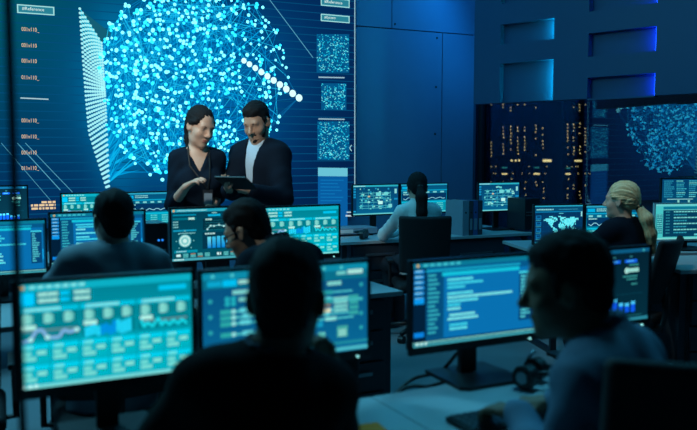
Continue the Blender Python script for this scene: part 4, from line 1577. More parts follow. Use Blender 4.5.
# far right row
f_Y = lambda u: invY(7.25, 352, u)
monitor('circuit diagram monitor left of the seated woman with the long dark ponytail', 352, 399, f_Y(352), f_Y(399), 184.5, ui_circuit, seed=13)
monitor('chart monitor behind the head of the woman with the long dark ponytail', 400, 448, f_Y(400), f_Y(448), 183.5, ui_wave, seed=14)
monitor('circuit diagram monitor right of the upright binders', 478, 520, 7.55, 7.75, 182.3, ui_circuit, seed=15, H=0.285)
# blonde woman's desk and the desk at the right edge
monitor('world map monitor between the man in profile and the blonde woman', 533.5, 584, 5.92, 6.02, 204.5, ui_map, seed=16, H=0.30)
monitor('chart monitor in front of the blonde woman', 585, 640, 6.02, 6.1, 204.5, ui_wave, seed=17, H=0.30)
monitor('white-framed console monitor at the right photo edge', 654.5, 722, 6.05, 6.15, 203.0, ui_console, seed=18, shell='white_shell')
monitor('dim text log monitor behind the white-framed monitor', 661, 715, 6.62, 6.7, 178, ui_log, seed=19, H=0.27)


# ------------------------------------------------------------------ desks and cabinets
def desk(label, origin, along, length, depth, z=DESK_Z, group='long office desks', legs=True, modesty=False):
    """origin = near left corner seen from the chair side; along = direction of the long edge"""
    rz = math.atan2(along.y, along.x)
    c = Vector((origin.x, origin.y, 0))
    root = thing('desk', label, 'desk', c, rz, group)
    MB().box((length / 2, depth / 2, z - 0.0125), (length, depth, 0.025), bev=0.003).build('desk_top', M['desk'], root)
    if legs:
        for x in (0.06, length - 0.06):
            l = MB()
            l.box((x, 0.08, z / 2 - 0.02), (0.045, 0.03, z - 0.03))
            l.box((x, depth - 0.08, z / 2 - 0.02), (0.045, 0.03, z - 0.03))
            l.box((x, depth / 2, 0.015), (0.05, depth - 0.06, 0.03))
            l.box((x, depth / 2, z - 0.04), (0.04, depth - 0.16, 0.03))
            l.build('leg_frame', M['darksteel'], root)
    if modesty:
        MB().box((length / 2, depth - 0.06, z - 0.27), (length - 0.2, 0.018, 0.34)).build('modesty_panel', M['cabinet'], root)
    return root


def cabinet(label, origin, along, w, d, h, n, group='drawer cabinets', z0=0.03):
    """drawer front faces the -y side of its frame; origin = near left bottom corner"""
    rz = math.atan2(along.y, along.x)
    root = thing('drawer_cabinet', label, 'cabinet', (origin.x, origin.y, 0), rz, group)
    b = MB()
    b.box((w / 2, d / 2 + 0.01, z0 + (h - z0) / 2), (w, d - 0.02, h - z0), bev=0.003)
    b.box((w / 2, d / 2 + 0.02, z0 / 2), (w - 0.06, d - 0.1, z0))
    b.build('cabinet_body', M['cabinet'], root)
    dh = (h - z0 - 0.012) / n
    for i in range(n):
        zc = z0 + 0.006 + dh * (i + 0.5)
        dr = MB().box((w / 2, 0.0, zc), (w - 0.012, 0.022, dh - 0.012), bev=0.003).build('drawer', M['drawer'], root)
        hb = MB()
        hb.box((w / 2, -0.024, zc + dh * 0.12), (w * 0.55, 0.012, 0.022), bev=0.003)
        for sx in (-1, 1): hb.box((w / 2 + sx * w * 0.22, -0.015, zc + dh * 0.12), (0.012, 0.014, 0.012))
        hb.build('handle', M['steel'], dr)
    return root


# front row: far edge passes photo (450, 383)
Q0 = PZ(450, 384, DESK_Z)
far_edge = lambda s, back=0.0: Vector((Q0.x, Q0.y, 0)) + U * s - V * back
o = far_edge(-1.95, 0.80)
desk('front desk under the teal dashboard and node-graph monitors', o, U, 1.655, 0.80)
o = far_edge(-0.292, 0.80)
desk('front desk under the blue code monitor, with headset and keyboard', o, U, 1.15, 0.80)
# middle row: near right corner at photo (403, 291)
c = PZ(403, 291, DESK_Z); c.z = 0
desk('middle row desk of the man in glasses, pale corner showing beside a drawer cabinet', c - U * 1.62, U, 1.62, 0.86)
cabinet('tall drawer cabinet under the middle desk corner, right of the node-graph monitor', c - U * 0.51 + V * 0.03, U, 0.42, 0.55, 0.71, 4)
desk('middle row desk of the man in the grey suit', c - U * 3.50 + V * 0.02, U, 1.86, 0.86)
# far left row
c = P(60, 190, 5.67); c.z = 0
desk('far left desk below the wall screen, left of the standing woman', c - U * 0.9 - V * 0.28, U, 1.86, 0.62, modesty=True)
# far right row: near edge starts at photo (340, 243)
c = PZ(341, 242.5, DESK_Z); c.z = 0
e = PZ(535, 232.5, DESK_Z); e.z = 0
FU = (e - c).normalized(); FV = Vector((-FU.y, FU.x, 0)); FL = (e - c).length
desk('long far desk of the woman with the dark ponytail', c, FU, FL, 0.86, modesty=False)
cabinet('low drawer cabinet under the left end of the long far desk', c + FU * 0.12 + FV * 0.04, FU, 0.50, 0.6, 0.71, 3)
cabinet('wide drawer cabinet under the long far desk, below the binders', c + FU * 1.02 + FV * 0.04, FU, 0.62, 0.6, 0.71, 2)
# blonde woman's desk
c = Vector((P(552, 220, 5.72).x, 5.72, 0))
X_ = Vector((0.985, 0.17, 0)).normalized(); Y_ = Vector((-X_.y, X_.x, 0))
desk('wide desk in front of the blonde woman under the world map monitor', c, X_, 2.2, 0.98, z=0.74)
c = Vector((P(681, 272, 5.02).x, 5.02, 0))
desk('pale desk end at the right photo edge, nearer than the white-framed monitor', c, X_, 1.5, 0.66)
cabinet('drawer cabinet under the pale desk at the right photo edge', c + X_ * 0.10 + Y_ * 0.04, X_, 0.52, 0.6, 0.71, 4)

# ------------------------------------------------------------------ office chairs
def make_chair(label, loc, face, seat_z=0.46, top=0.95, width=0.46, tilt=8):
    rz = math.atan2(-face[0], face[1])
    root = thing('office_chair', label, 'chair', (loc[0], loc[1], 0), rz, 'office chairs')
    S = Solid()
    S.box((0, 0.02, seat_z - 0.035), (width / 2 + 0.01, 0.235, 0.038), None, 0.035, 0.01)
    S.build('seat', M['chair'], root, 0.011)
    R = rotm(0, -tilt, 0)
    zc = (top + seat_z + 0.10) / 2
    S = Solid()
    S.box((0, -0.235 - 0.02, zc), (width / 2, 0.022, (top - seat_z - 0.10) / 2), R, 0.020, 0.01,
          bend=lambda q: [q[0] * (1 - 0.12 * q[2]), q[1] - 0.9 * q[0] ** 2 + 0.03, q[2]])
    S.build('backrest', M['chair'], root, 0.009)
    MB().tube([(0, -0.02, seat_z - 0.08), (0, -0.25, seat_z - 0.07), (0, -0.275, seat_z + 0.03), (0, -0.262, seat_z + 0.22)], 0.022).build('back_support', M['black'], root, smooth=True)
    MB().cyl((0, 0, 0.11), (0, 0, seat_z - 0.07), 0.028, 0.024).build('column', M['darksteel'], root)
    for sx in (-1, 1):
        a = MB()
        x = sx * (width / 2 + 0.045)
        a.tube([(sx * 0.15, 0.0, seat_z - 0.07), (x, 0.0, seat_z - 0.06), (x, -0.01, seat_z + 0.15)], 0.014)
        a.box((x, 0.02, seat_z + 0.165), (0.05, 0.22, 0.025), bev=0.008)
        a.build('armrest', M['black'], root)
    for k in range(5):
        t = 2 * PI * k / 5 + 0.3
        l = MB().tube([(0.02 * math.cos(t), 0.02 * math.sin(t), 0.115), (0.29 * math.cos(t), 0.29 * math.sin(t), 0.075)], 0.019).build('leg', M['black'], root, smooth=True)
        cst = MB()
        w = Vector((0.29 * math.cos(t), 0.29 * math.sin(t), 0.03))
        n = Vector((-math.sin(t), math.cos(t), 0))
        cst.cyl(w - n * 0.022, w + n * 0.022, 0.030, seg=16)
        cst.cyl(w + Vector((0, 0, 0.02)), w + Vector((0, 0, 0.05)), 0.009, seg=8)
        cst.build('caster', M['black'], l)
    return root

# ------------------------------------------------------------------ people in the room
def W2(f, u, v, Y, dz=0.0):
    p = f.local(P(u, v, Y)); p[2] += dz
    return p


# 1. man in front, seen from behind as a dark shape, hand at his chin
f = Figure('person', 'man in a black suit seen from behind in the foreground, hand raised to his chin', (-0.12, 0.99), (287, 296), 1.75,
           lean=6, side=10, yaw=-14, pitch=8, roll=0, width=0.82, twist=14, lat=0.02)
f.arms(W2(f, 331, 376, 1.97), f.local(Vector((-0.42, 2.00, 0.79))), (0.2, 0.3, -1), (-0.6, -0.3, -0.6))
f.body(M['skin_brown'], 0.0075, hand_r=(((-0.22, -0.10, 0.95), (0.75, 0.6, 0.25)), dict(curl=60)),
       hand_l=(((0.3, 1, -0.1), (0, 0, 1)), dict(curl=25)))
f.short_hair(M['hair'], 0.0065, top=0.006)
f.garment('shirt', M['shirt_dim'], 0.006, 0.009, 0.97, -0.06, 0.001, 30, collar=dict(r=0.062, z0=0.0, hgt=0.045, th=0.0055, gap=0.5), hole=0.055)
f.garment('suit_jacket', M['blacksuit'], 0.020, 0.0075, 0.90, -0.16, 0.003, 30, collar=dict(r=0.072, z0=-0.012, hgt=0.035, th=0.008, gap=0.9), vee=(0.30, 0.30, 0.03), hole=0.066)
f.lower()
front_man = f

# 2. man in profile at lower right
f = Figure('person', 'man in a blue shirt in profile at lower right, facing left to the code monitor', (-0.80, 0.60), (566, 284), 1.93,
           lean=17, yaw=22, pitch=10, neck_fwd=0.065)
f.arms(W2(f, 552, 402, 2.20), W2(f, 518, 412, 2.06), (0.4, -0.5, -0.8), (-0.5, -0.5, -0.9))
f.body(M['skin_brown'], 0.0065, hand_r=(((-0.35, 1, -0.12), (0, 0, 1)), dict(curl=35)), hand_l=(((0.25, 1, -0.12), (0, 0.1, 1)), dict(curl=40)))
f.face_parts()
f.short_hair(M['hair'], 0.006, top=0.006)
f.garment('shirt', M['shirt_dim'], 0.016, 0.0075, 0.93, -0.10, 0.0055, 34, collar=dict(r=0.062, z0=0.0, hgt=0.042, th=0.006, gap=0.45), hole=0.056, seed=2)
f.lower()
wt = MB()
ax = unit(f.wrL - f.elL)
p = f.wrL - ax * 0.012
wt.cyl(p - ax * 0.011, p + ax * 0.011, 0.036, 0.034, 24)
wt.build('wristwatch', M['darksteel'], f.root, smooth=True)
right_man = f

# 3. man in the grey suit, from behind
f = Figure('person', 'man in a slate grey suit seen from behind at the left middle desk', (-0.36, 0.93), (113, 218), 3.40,
           lean=10, yaw=14, pitch=6, width=1.0, side=3)
f.arms(va(0.17, 0.42, 0.80), va(-0.20, 0.44, 0.80), (0.8, -0.3, -0.6), (-0.8, -0.3, -0.6))
f.body(M['skin'], 0.008, hand_r=(((-0.1, 1, -0.1), (0, 0, 1)), dict(curl=35)), hand_l=(((0.1, 1, -0.1), (0, 0, 1)), dict(curl=35)))
f.face_parts()
f.short_hair(M['hair'], 0.0065)
f.garment('shirt', M['shirt'], 0.006, 0.009, 0.97, -0.06, 0.001, 30, collar=dict(r=0.060, z0=0.004, hgt=0.040, th=0.005, gap=0.5), hole=0.055)
f.garment('suit_jacket', M['greysuit'], 0.022, 0.008, 0.90, -0.16, 0.0035, 34, collar=dict(r=0.072, z0=-0.012, hgt=0.040, th=0.008, gap=0.9), vee=(0.30, 0.30, 0.03), hole=0.066, seed=1)
f.lower()
suit_man = f

# 4. man with glasses, head bowed
f = Figure('person', 'man with glasses and short dark hair bowing his head before the dial dashboard monitor', (-0.70, 0.71), (246.5, 230), 3.50,
           lean=26, yaw=27, pitch=24, neck_fwd=0.125, neck_up=0.09, width=0.93)
f.arms(va(0.12, 0.46, 0.80), va(-0.20, 0.44, 0.80), (0.8, -0.3, -0.6), (-0.8, -0.3, -0.6))
f.body(M['skin_tan'], 0.0075, hand_r=(((-0.2, 1, -0.1), (0, 0, 1)), dict(curl=35)), hand_l=(((0.1, 1, -0.1), (0, 0, 1)), dict(curl=35)))
f.face_parts()
f.short_hair(M['hair'], 0.0060, top=0.008)
f.garment('jacket', M['navy'], 0.020, 0.008, 0.92, -0.12, 0.003, 34, collar=dict(r=0.068, z0=0.0, hgt=0.045, th=0.008, gap=0.5), hole=0.058, seed=3)
f.lower()
gb = MB()
for q in (-1, 1):
    c = [f.hp(q * 0.033 + 0.024 * math.cos(t), 0.100 - 0.012 * abs(math.cos(t)) * (1 if q * math.cos(t) > 0 else 0.2), -0.008 + 0.017 * math.sin(t)) for t in [2 * PI * i / 18 for i in range(18)]]
    gb.tube(c, 0.0028, 6, True)
    gb.tube([f.hp(q * 0.056, 0.090, -0.002), f.hp(q * 0.074, 0.070, 0.0), f.hp(q * 0.082, -0.002, 0.002), f.hp(q * 0.080, -0.018, -0.012)], 0.0028, 6)
gb.tube([f.hp(-0.010, 0.104, -0.004), f.hp(0, 0.107, -0.002), f.hp(0.010, 0.104, -0.004)], 0.0018, 6)
gb.build('glasses', M['black'], f.root, smooth=True)
glasses_man = f

# 5. standing woman with lanyard
f = Figure('person', 'standing woman in a navy V-neck top with hair tied back, gesturing with her right hand', (0.30, -0.95), (200.5, 125.5), 5.05,
           seated=False, female=True, lean=3, yaw=28, pitch=20, roll=-6, neck_fwd=0.035, width=0.88)
f.arms(W2(f, 186, 187, 4.80), W2(f, 214, 203, 5.02), (0.25, -0.5, -0.9), (-0.2, -0.9, -0.2))
f.body(M['skin'], 0.0065, hand_r=(((-0.55, 0.55, 0.45), (0.2, 0.2, 1)), dict(curl=32, thumb=40)), hand_l=(((0.2, 0.5, -0.6), (-0.6, 0.5, 0.2)), dict(curl=40)))
f.face_parts()
lp = Solid()
for dz in (-0.068, -0.078):
    lp.ell(f.hp(0, 0.0885, dz), (0.0225, 0.0105, 0.0062), f.hR, 0.004)
lp.build('lips', M['lip'], f.root, 0.003)
t0 = f.hp(0, -0.118, -0.005)
f.ponytail_hair(M['hair'], (0, -0.118, -0.005), [t0 + va(0.0, -0.035, -0.05), t0 + va(0.01, -0.035, -0.12), t0 + va(0.015, -0.01, -0.19)], 0.0065, mid=0.032)
f.garment('knit_top', M['navy_knit'], 0.009, 0.007, 0.30, -0.10, 0.0025, 40, vee=(0.135, 0.52, 0.0), hole=0.060, seed=1)
f.lower()
wom = f
# 6. standing man with tablet
f = Figure('person', 'standing bearded man in a navy jacket and pale shirt looking down at a tablet', (-0.42, -0.90), (256.5, 121.5), 5.20,
           seated=False, lean=4, yaw=2, pitch=24, roll=3, neck_fwd=0.03, width=0.83)
f.arms(W2(f, 229, 190, 4.82), W2(f, 252, 191.5, 4.84), (0.5, -0.5, -0.8), (-0.45, -0.6, -0.8))
f.body(M['skin_tan'], 0.0065, hand_r=(((-0.35, 0.75, 0.35), (0.6, 0.2, -0.75)), dict(curl=22, thumb=40)), hand_l=(((0.85, 0.45, 0.10), (-0.1, 0.3, -0.9)), dict(curl=18, thumb=35)))
f.face_parts()
f.short_hair(M['hair'], 0.0062, top=0.005)
S = Solid()
R, hp = f.hR, f.hp
S.ell(hp(0, 0.030, -0.082), (0.0555, 0.060, 0.043), R, 0.02)
S.ell(hp(0, 0.074, -0.106), (0.026, 0.022, 0.021), R, 0.02)
S.cap(hp(-0.022, 0.0855, -0.060), hp(0.022, 0.0855, -0.060), 0.006, None, 0.01)
for q in (-1, 1): S.cap(hp(q * 0.060, 0.02, -0.035), hp(q * 0.048, 0.045, -0.075), 0.011, 0.014, 0.02)
S.ell(hp(0, 0.100, -0.074), (0.021, 0.020, 0.009), R, 0.006, 's')
S.disp = folds(0.001, 200, 0.7)
S.build('beard', M['hair'], f.root, 0.005)
f.garment('shirt', M['shirt'], 0.008, 0.0075, 0.97, -0.08, 0.001, 30, collar=dict(r=0.061, z0=0.002, hgt=0.040, th=0.005, gap=0.55), hole=0.056)
f.garment('suit_jacket', M['navy'], 0.021, 0.007, 0.92, -0.20, 0.003, 32, collar=dict(r=0.070, z0=-0.010, hgt=0.032, th=0.0075, gap=1.1), vee=(0.34, 0.15, 0.02), hole=0.066, seed=2)
f.lower()
tabman = f
# tablet held between his hands
tc = (Vector(tuple(f.root.matrix_basis @ Vector(f.wrR))) + Vector(tuple(f.root.matrix_basis @ Vector(f.wrL)))) / 2
tpos = P(236, 183, 4.70)
t = thing('tablet', 'dark tablet held in both hands by the standing man', 'tablet', tpos, f.rz)
t.rotation_euler = (math.radians(-30), 0, f.rz + PI)
MB().box((0, 0, 0), (0.215, 0.15, 0.010), bev=0.004).build('tablet_case', M['black'], t)
MB().box((0, 0, 0.0055), (0.20, 0.135, 0.002)).build('tablet_screen', M['frame'], t)
# lanyard badge
f = wom
lan = thing('id_badge', 'name badge on a dark lanyard hanging in front of the standing woman', 'badge', tuple(f.root.matrix_basis @ Vector(f.tp(-0.045, 0.142, 0.205))), f.rz + PI)
inv = Matrix.Rotation(-(f.rz + PI), 4, 'Z') @ Matrix.Translation(-lan.location)


def bl(p):
    return inv @ (f.root.matrix_basis @ Vector(p))


fr_y = lambda z: 0.150 if 0.2 < z < 0.34 else 0.130
strap = MB()
for q in (-1, 1):
    strap.tube([bl(f.nb + f.chR @ va(q * 0.052, -0.02, 0.028)), bl(f.nb + f.chR @ va(q * 0.066, 0.045, 0.0)), bl(f.tp(q * 0.062, 0.112, 0.40)),
                bl(f.tp(q * 0.030 - 0.025, 0.148, 0.32)), bl(f.tp(-0.043, 0.143, 0.255))], 0.0050, 6)
strap.tube([bl(f.nb + f.chR @ va(q * 0.052, -0.02, 0.028)) for q in (-1, 1)], 0.0042, 6)
strap.build('lanyard', M['black'], lan)
MB().box((0, 0, 0), (0.062, 0.006, 0.095), bev=0.002).build('badge_holder', M['darksteel'], lan)
MB().box((0, -0.0036, -0.008), (0.050, 0.002, 0.070)).build('badge_card', M['binder_grey'], lan)

# 7. woman with the long dark ponytail, from behind
f = Figure('person', 'woman with a long dark ponytail and pale blouse seen from behind at the far desk', (-0.22, 0.97), (417, 187), 6.50,
           female=True, lean=6, yaw=-6, pitch=4)
f.arms(W2(f, 404, 230, 6.98), W2(f, 390, 232, 6.95), (0.7, -0.5, -0.5), (-1, -0.15, -0.3))
f.arms(W2(f, 430, 231, 6.98), W2(f, 399, 231, 6.95), (0.7, -0.5, -0.5), (-1, 0.1, -0.35))
f.elL = W2(f, 383.5, 235, 6.72); f.wrL = W2(f, 402, 231, 6.86)
f.body(M['skin'], 0.008, hand_r=(((-0.1, 1, -0.05), (0, 0, 1)), dict(curl=35)), hand_l=(((0.5, 0.8, -0.05), (0, 0, 1)), dict(curl=35)))
f.face_parts()
t0 = f.hp(0, -0.115, 0.0)
f.ponytail_hair(M['hair'], (0, -0.115, 0.0), [t0 + va(0, -0.045, -0.08), t0 + va(0, -0.055, -0.20), t0 + va(0, -0.045, -0.34)], 0.0075, mid=0.046, r1=0.036)
f.garment('blouse', M['blouse'], 0.012, 0.008, 0.95, -0.10, 0.005, 36, collar=dict(r=0.056, z0=0.0, hgt=0.03, th=0.005, gap=0.7), hole=0.052, seed=5)
f.lower()
pony_woman = f

# 8. blonde woman
f = Figure('person', 'blonde woman with a low ponytail and dark jacket seen from behind at the right', (-0.42, 0.90), (621, 199.5), 5.30,
           female=True, lean=4, yaw=30, pitch=2, width=1.02)
f.arms(va(0.12, 0.40, 0.80), va(-0.17, 0.40, 0.80), (0.8, -0.4, -0.6), (-0.8, -0.4, -0.6))
f.body(M['skin'], 0.0075, hand_r=(((-0.2, 1, -0.05), (0, 0, 1)), dict(curl=35)), hand_l=(((0.2, 1, -0.05), (0, 0, 1)), dict(curl=35)))
f.face_parts()
t0 = f.hp(0.0, -0.112, -0.045)
f.ponytail_hair(M['blonde'], (0.0, -0.112, -0.045), [t0 + va(0.03, -0.045, -0.08), t0 + va(0.06, -0.055, -0.18), t0 + va(0.085, -0.05, -0.29)], 0.0065, mid=0.040, r1=0.024, ridge=0.0034)
f.garment('jacket', M['navy'], 0.016, 0.008, 0.92, -0.12, 0.003, 34, collar=dict(r=0.066, z0=-0.015, hgt=0.026, th=0.007, gap=0.9), vee=(0.2, 0.35, 0.02), hole=0.062, seed=6)
f.lower()
blonde = f


def chair_under(f, label, top=0.92, width=0.46, back=0.0, tilt=8, face=None, dx=0.0):
    fc = face or (-math.sin(f.rz), math.cos(f.rz))
    return make_chair(label, (f.loc[0] - fc[0] * back + fc[1] * dx, f.loc[1] - fc[1] * back - fc[0] * dx), fc, f.seat - 0.04, top, width, tilt)


chair_under(front_man, 'black office chair under the man in the black suit in the foreground', 0.80)
make_chair('black office chair behind the back of the man in profile', (0.735, 1.86), (-0.22, 0.975), right_man.seat - 0.04, 1.09, 0.56, 8)
chair_under(suit_man, 'black office chair under the man in the grey suit', 0.86)
chair_under(glasses_man, 'black office chair under the man in glasses', 0.80, 0.40, -0.04, 6, (-0.30, 0.95), -0.05)
chair_under(pony_woman, 'black mesh office chair behind the woman with the long dark ponytail', 1.0, 0.40, 0.06, 6, (-0.05, 1.0))
chair_under(blonde, 'black mesh office chair at the right, behind the blonde woman', 0.95, 0.44, 0.0, 15, (-0.80, 0.60), -0.06)

make_chair('empty black office chair at the left photo edge before the cut-off code monitor', (-1.64, 3.10), (-0.40, 0.92), 0.47, 1.02, 0.50, 8)

# ------------------------------------------------------------------ things on the desks
# headset
hc = PZ(513, 386, DESK_Z)
t = thing('headset', 'black headset with a microphone arm lying on the front desk beside the man in profile', 'headset', (hc.x + 0.035, hc.y - 0.03, DESK_Z), 0.25)
for (x, y, r) in ((0.0, 0.0, 0), (0.075, 0.075, 1)):
    b = MB()
    b.cyl((x - 0.020, y - 0.012, 0.040), (x + 0.012, y + 0.006, 0.040), 0.038, 0.038, 24)
    b.cyl((x + 0.012, y + 0.006, 0.040), (x + 0.030, y + 0.016, 0.040), 0.030, 0.022, 24)
    e = b.build('ear_cup', M['black'], t, smooth=False)
    c = MB().cyl((x - 0.024, y - 0.0145, 0.040), (x - 0.019, y - 0.0115, 0.040), 0.020, 0.020, 20)
    c.build('cup_plate', M['steel'], e)
pts = []
for i in range(17):
    a = PI * i / 16
    pts.append((0.015 + 0.075 * i / 16 + 0.20 * math.sin(a) * 0.95, 0.0 + 0.075 * i / 16 - 0.10 * math.sin(a), 0.045 + 0.02 * math.sin(a)))
MB().tube(pts, 0.009).build('headband', M['black'], t, smooth=True)
mb = MB().tube([(0.0, 0.0, 0.06), (0.0, 0.0, 0.085), (0.008, 0.0, 0.105)], 0.004)
mb.build('microphone_arm', M['black'], t, smooth=True)
MB().cyl((0.006, 0, 0.100), (0.030, 0.004, 0.122), 0.007, 0.007, 12).build('microphone', M['steel'], t, smooth=True)
# keyboard below his hand
kc = PZ(482, 416, DESK_Z)
t = thing('keyboard', 'black keyboard under the hand of the man in profile', 'keyboard', (kc.x + 0.07, kc.y - 0.03, DESK_Z), U_ANG)
MB().box((0, 0, 0.009), (0.34, 0.13, 0.014), bev=0.004).build('keyboard_base', M['black'], t)
for r in range(5):
    for k in range(14):
        pass
kb = MB()
for r in range(5):
    for k in range(14):
        kb.box((-0.153 + k * 0.0235, -0.048 + r * 0.024, 0.0175), (0.019, 0.019, 0.006), bev=0.001)
kb.build('keys', M['frame'], t)
# sticky note at the photo's bottom edge
nc = PZ(370, 431, DESK_Z)
n = MB().box((0, 0, 0.004), (0.076, 0.076, 0.008)).build('sticky_note_pad', M['yellow'], None, (nc.x, nc.y, DESK_Z), U_ANG - 0.1)
tag(n, 'yellow sticky note pad at the bottom edge on the front desk', 'sticky notes')


def cable(label, pts, r, group=None):
    # smooth the given points
    pts = [Vector(p) for p in pts]
    out = []
    for i in range(len(pts) - 1):
        p0, p1, p2, p3 = pts[max(i - 1, 0)], pts[i], pts[i + 1], pts[min(i + 2, len(pts) - 1)]
        for k in range(8):
            q = k / 8
            out.append(0.5 * ((2 * p1) + (p2 - p0) * q + (2 * p0 - 5 * p1 + 4 * p2 - p3) * q * q + (3 * p1 - p0 - 3 * p2 + p3) * q ** 3))
    out.append(pts[-1])
    o = MB().tube(out, r).build('cable', M['black'], None, smooth=True)
    return tag(o, label, 'cable', group)


cable('upper black cable looping left from the stand of the blue code monitor', [P(458, 352, 2.68), P(440, 371, 2.72), P(415, 378, 2.74), P(400, 389, 2.70), P(392, 402, 2.66), P(388, 420, 2.64)], 0.0065, 'cables behind the blue code monitor')
cable('lower black cable sagging left from the stand of the blue code monitor', [P(462, 362, 2.68), P(450, 378, 2.70), P(430, 386, 2.71), P(412, 386, 2.71), P(400, 392, 2.69), P(395, 410, 2.66)], 0.0065, 'cables behind the blue code monitor')

# device with a dark headset in front, left end of the far desk
dc = PZ(357, 237, DESK_Z)
t = thing('desktop_box', 'low flat pale box on the left end of the long far desk', 'box', (dc.x - 0.08, dc.y + 0.14, DESK_Z), math.atan2(FU.y, FU.x))
MB().box((0, 0.03, 0.045), (0.50, 0.24, 0.055), bev=0.006).build('box_shell', M['binder_grey'], t)
MB().box((-0.10, -0.091, 0.045), (0.22, 0.006, 0.030)).build('front_panel', M['paper'], t)
for sx in (-1, 1):
    for sy in (-1, 1):
        MB().cyl((sx * 0.2, 0.03 + sy * 0.09, 0), (sx * 0.2, 0.03 + sy * 0.09, 0.02), 0.018).build('foot', M['black'], t)
hp_c = PZ(363.5, 240, DESK_Z)
t = thing('headphones', 'small dark headphones lying in front of the flat box on the far desk', 'headphones', (hp_c.x, hp_c.y + 0.06, DESK_Z), 1.25)
for x in (-0.035, 0.05):
    MB().cyl((x, -0.02, 0.042), (x, 0.015, 0.042), 0.040, 0.040, 20).build('ear_cup', M['black'], t)
MB().tube([(-0.035, 0.0, 0.06)] + [(0.007 - 0.045 * math.cos(PI * i / 10), 0.03 + 0.05 * math.sin(PI * i / 10), 0.06) for i in range(11)] + [(0.05, 0.0, 0.06)], 0.007).build('headband', M['black'], t, smooth=True)

# binders
bc = PZ(467, 232, DESK_Z)
x = 0.0
BA = U_ANG
Yb = 7.06
specs = [(462, 469.3, 199, 'binder_grey', 'grey binder leaning first from the left of the four binders on the far desk'),
         (469.3, 473.6, 199.5, 'binder_dark', 'dark binder second from the left of the four binders'),
         (473.6, 479, 200, 'binder_blue', 'blue binder third from the left of the four binders'),
         (479, 484, 200.5, 'binder_dark', 'dark binder at the right end of the four binders')]
start = Vector((P(462.5, 230, Yb).x, Yb, 0))
off = 0.0
for (u0, u1, vt, mt, lab) in specs:
    w = (u1 - u0) / F_PX * 7.1 / 0.93
    hgt = 0.31
    p = start + U * (off + w / 2)
    t = thing('ring_binder', lab, 'binder', (p.x, p.y, DESK_Z), BA, 'binders on the far desk')
    b = MB()
    b.box((-w / 2 + 0.002, 0.135, hgt / 2), (0.003, 0.27, hgt)); b.box((w / 2 - 0.002, 0.135, hgt / 2), (0.003, 0.27, hgt)); b.box((0, 0.0015, hgt / 2), (w - 0.002, 0.003, hgt))
    b.build('cover', M[mt], t)
    MB().box((0, 0.14, hgt / 2 - 0.004), (w - 0.012, 0.24, hgt - 0.02)).build('paper_block', M['paper'], t)
    MB().cyl((0, -0.001, 0.205), (0, 0.001, 0.205), 0.009, seg=14).build('finger_hole', M['black'], t)
    MB().box((0, -0.001, 0.10), (w * 0.6, 0.002, 0.10)).build('spine_label', M['binder_grey'], t)
    off += w + 0.002
# dark computer towers
def pc(label, loc, rz, w=0.2, d=0.42, h=0.42):
    t = thing('computer_tower', label, 'computer', loc, rz, 'computer towers')
    MB().box((0, d / 2, h / 2 + 0.01), (w, d, h - 0.02), bev=0.006).build('case', M['frame'], t)
    gr = MB()
    for r in range(2):
        for k in range(8): gr.cyl((-w * 0.38 + k * w * 0.108, -0.004, h * (0.50 + 0.09 * r)), (-w * 0.38 + k * w * 0.108, 0.002, h * (0.50 + 0.09 * r)), w * 0.040, seg=8)
    gr.build('front_vents', M['steel'], t)
    lb = MB()
    for k in range(2): lb.cyl((w * (0.1 + 0.16 * k), -0.004, h * 0.74), (w * (0.1 + 0.16 * k), 0.002, h * 0.74), w * 0.052, seg=10)
    lb.build('status_light', M['led_blue'], t)
    return t


p = PZ(157, 272, DESK_Z) if False else P(157, 270, 4.36)
pc('dark computer tower with two small blue lights between the middle row monitors', (p.x, p.y, DESK_Z), U_ANG, 0.125, 0.22, 0.36)
p = P(532, 226, 7.42)
pc('dark computer tower at the right end of the long far desk', (p.x, p.y, DESK_Z), U_ANG, 0.17, 0.26, 0.31)

# ------------------------------------------------------------------ lights
def area(name, loc, target, size, power, col, size_y=None, spread=180):
    l = bpy.data.lights.new(name, 'AREA')
    l.energy = power; l.color = col; l.size = size
    if size_y: l.shape = 'RECTANGLE'; l.size_y = size_y
    l.spread = math.radians(spread)
    o = bpy.data.objects.new(name, l); COL.objects.link(o)
    o.location = loc
    o.rotation_euler = (Vector(target) - Vector(loc)).to_track_quat('-Z', 'Y').to_euler()
    return o


def spot(name, loc, target, power, col, angle=40, blend=0.6, r=0.15):
    l = bpy.data.lights.new(name, 'SPOT')
    l.energy = power; l.color = col; l.spot_size = math.radians(angle); l.spot_blend = blend; l.shadow_soft_size = r
    o = bpy.data.objects.new(name, l); COL.objects.link(o)
    o.location = loc
    o.rotation_euler = (Vector(target) - Vector(loc)).to_track_quat('-Z', 'Y').to_euler()
    return o


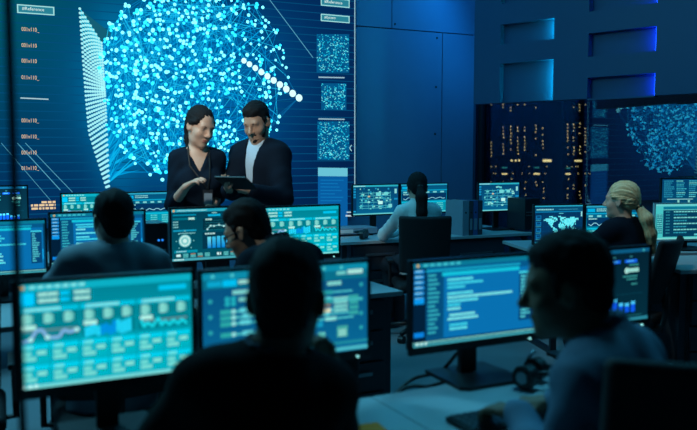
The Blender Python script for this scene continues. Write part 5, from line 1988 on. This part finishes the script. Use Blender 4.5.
TEAL = (0.05, 0.55, 0.85)
BLUE = (0.01, 0.30, 0.90)
area('ceiling_lamp_back', (-0.2, 6.6, 4.2), (-0.2, 6.6, 0), 1.2, 45, TEAL, 5.0)
area('ceiling_lamp_middle', (-2.4, 4.3, 4.2), (-1.1, 3.4, 0.8), 0.8, 215, (0.14, 0.58, 0.78), 3.0)
area('ceiling_lamp_front', (1.0, 3.6, 4.2), (0.55, 2.35, 0.7), 0.4, 3.5, (0.09, 0.56, 0.80), 0.8, 40)
area('ceiling_lamp_right', (3.2, 5.0, 4.2), (2.4, 5.3, 0), 0.8, 34, TEAL, 2.0)
cw = WALL_O + U * (s_end - 0.25)
area('cove_lamp', (cw.x - V.x * 0.55 + 0.0, cw.y - V.y * 0.55, 4.1), (cw.x - 0.1, cw.y - 0.05, 1.6), 0.2, 8, BLUE, 0.5)
lp = P(481, 60, 9.30)
area('corner_light_tube', (lp.x, lp.y, 3.1), (lp.x - 0.9, lp.y + 0.10, 2.5), 0.12, 9, (0.01, 0.32, 0.90), 2.0)
area('wall_wash', (0.6, 7.8, 4.2), (0.9, 9.4, 2.2), 0.5, 6, BLUE, 1.6)
area('bulkhead_wash', (2.3, 5.8, 4.2), (3.0, 7.6, 2.6), 0.5, 4, (0.02, 0.30, 0.9), 2.5)
spot('stage_spot', (-1.7, 2.6, 3.3), (-0.80, 5.05, 1.50), 330, (0.93, 0.95, 0.86), 19, 0.8)
spot('blonde_spot', (0.6, 4.2, 3.8), (1.75, 5.3, 1.2), 85, (0.85, 0.95, 0.85), 26, 0.7)

spot('glasses_man_fill', (-2.6, 2.9, 3.3), (-0.43, 3.48, 1.18), 75, (0.75, 0.95, 0.85), 12, 0.7)  # added fill on the face of the man in glasses, not a room fixture

w = bpy.data.worlds.new('night')
scene.world = w
w.use_nodes = True
w.node_tree.nodes['Background'].inputs['Color'].default_value = (0.002, 0.007, 0.013, 1)
w.node_tree.nodes['Background'].inputs['Strength'].default_value = 1.0

# ------------------------------------------------------------------ camera
cd = bpy.data.cameras.new('camera')
cam = bpy.data.objects.new('camera', cd)
COL.objects.link(cam)
cam.location = (0, 0, CAM_H)
cam.rotation_euler = (PI / 2 - PITCH, 0, 0)
cd.sensor_fit = 'HORIZONTAL'
cd.sensor_width = 36.0
cd.lens = 36.0 * F_PX / 697.0
cd.clip_end = 1000
cd.clip_start = 0.05
cd.dof.use_dof = True
cd.dof.focus_distance = 7.0
cd.dof.aperture_fstop = 2.3
scene.camera = cam
vs = scene.view_settings
vs.view_transform = 'Standard'
vs.look = 'None'
vs.exposure = 0.0
vs.gamma = 1.0
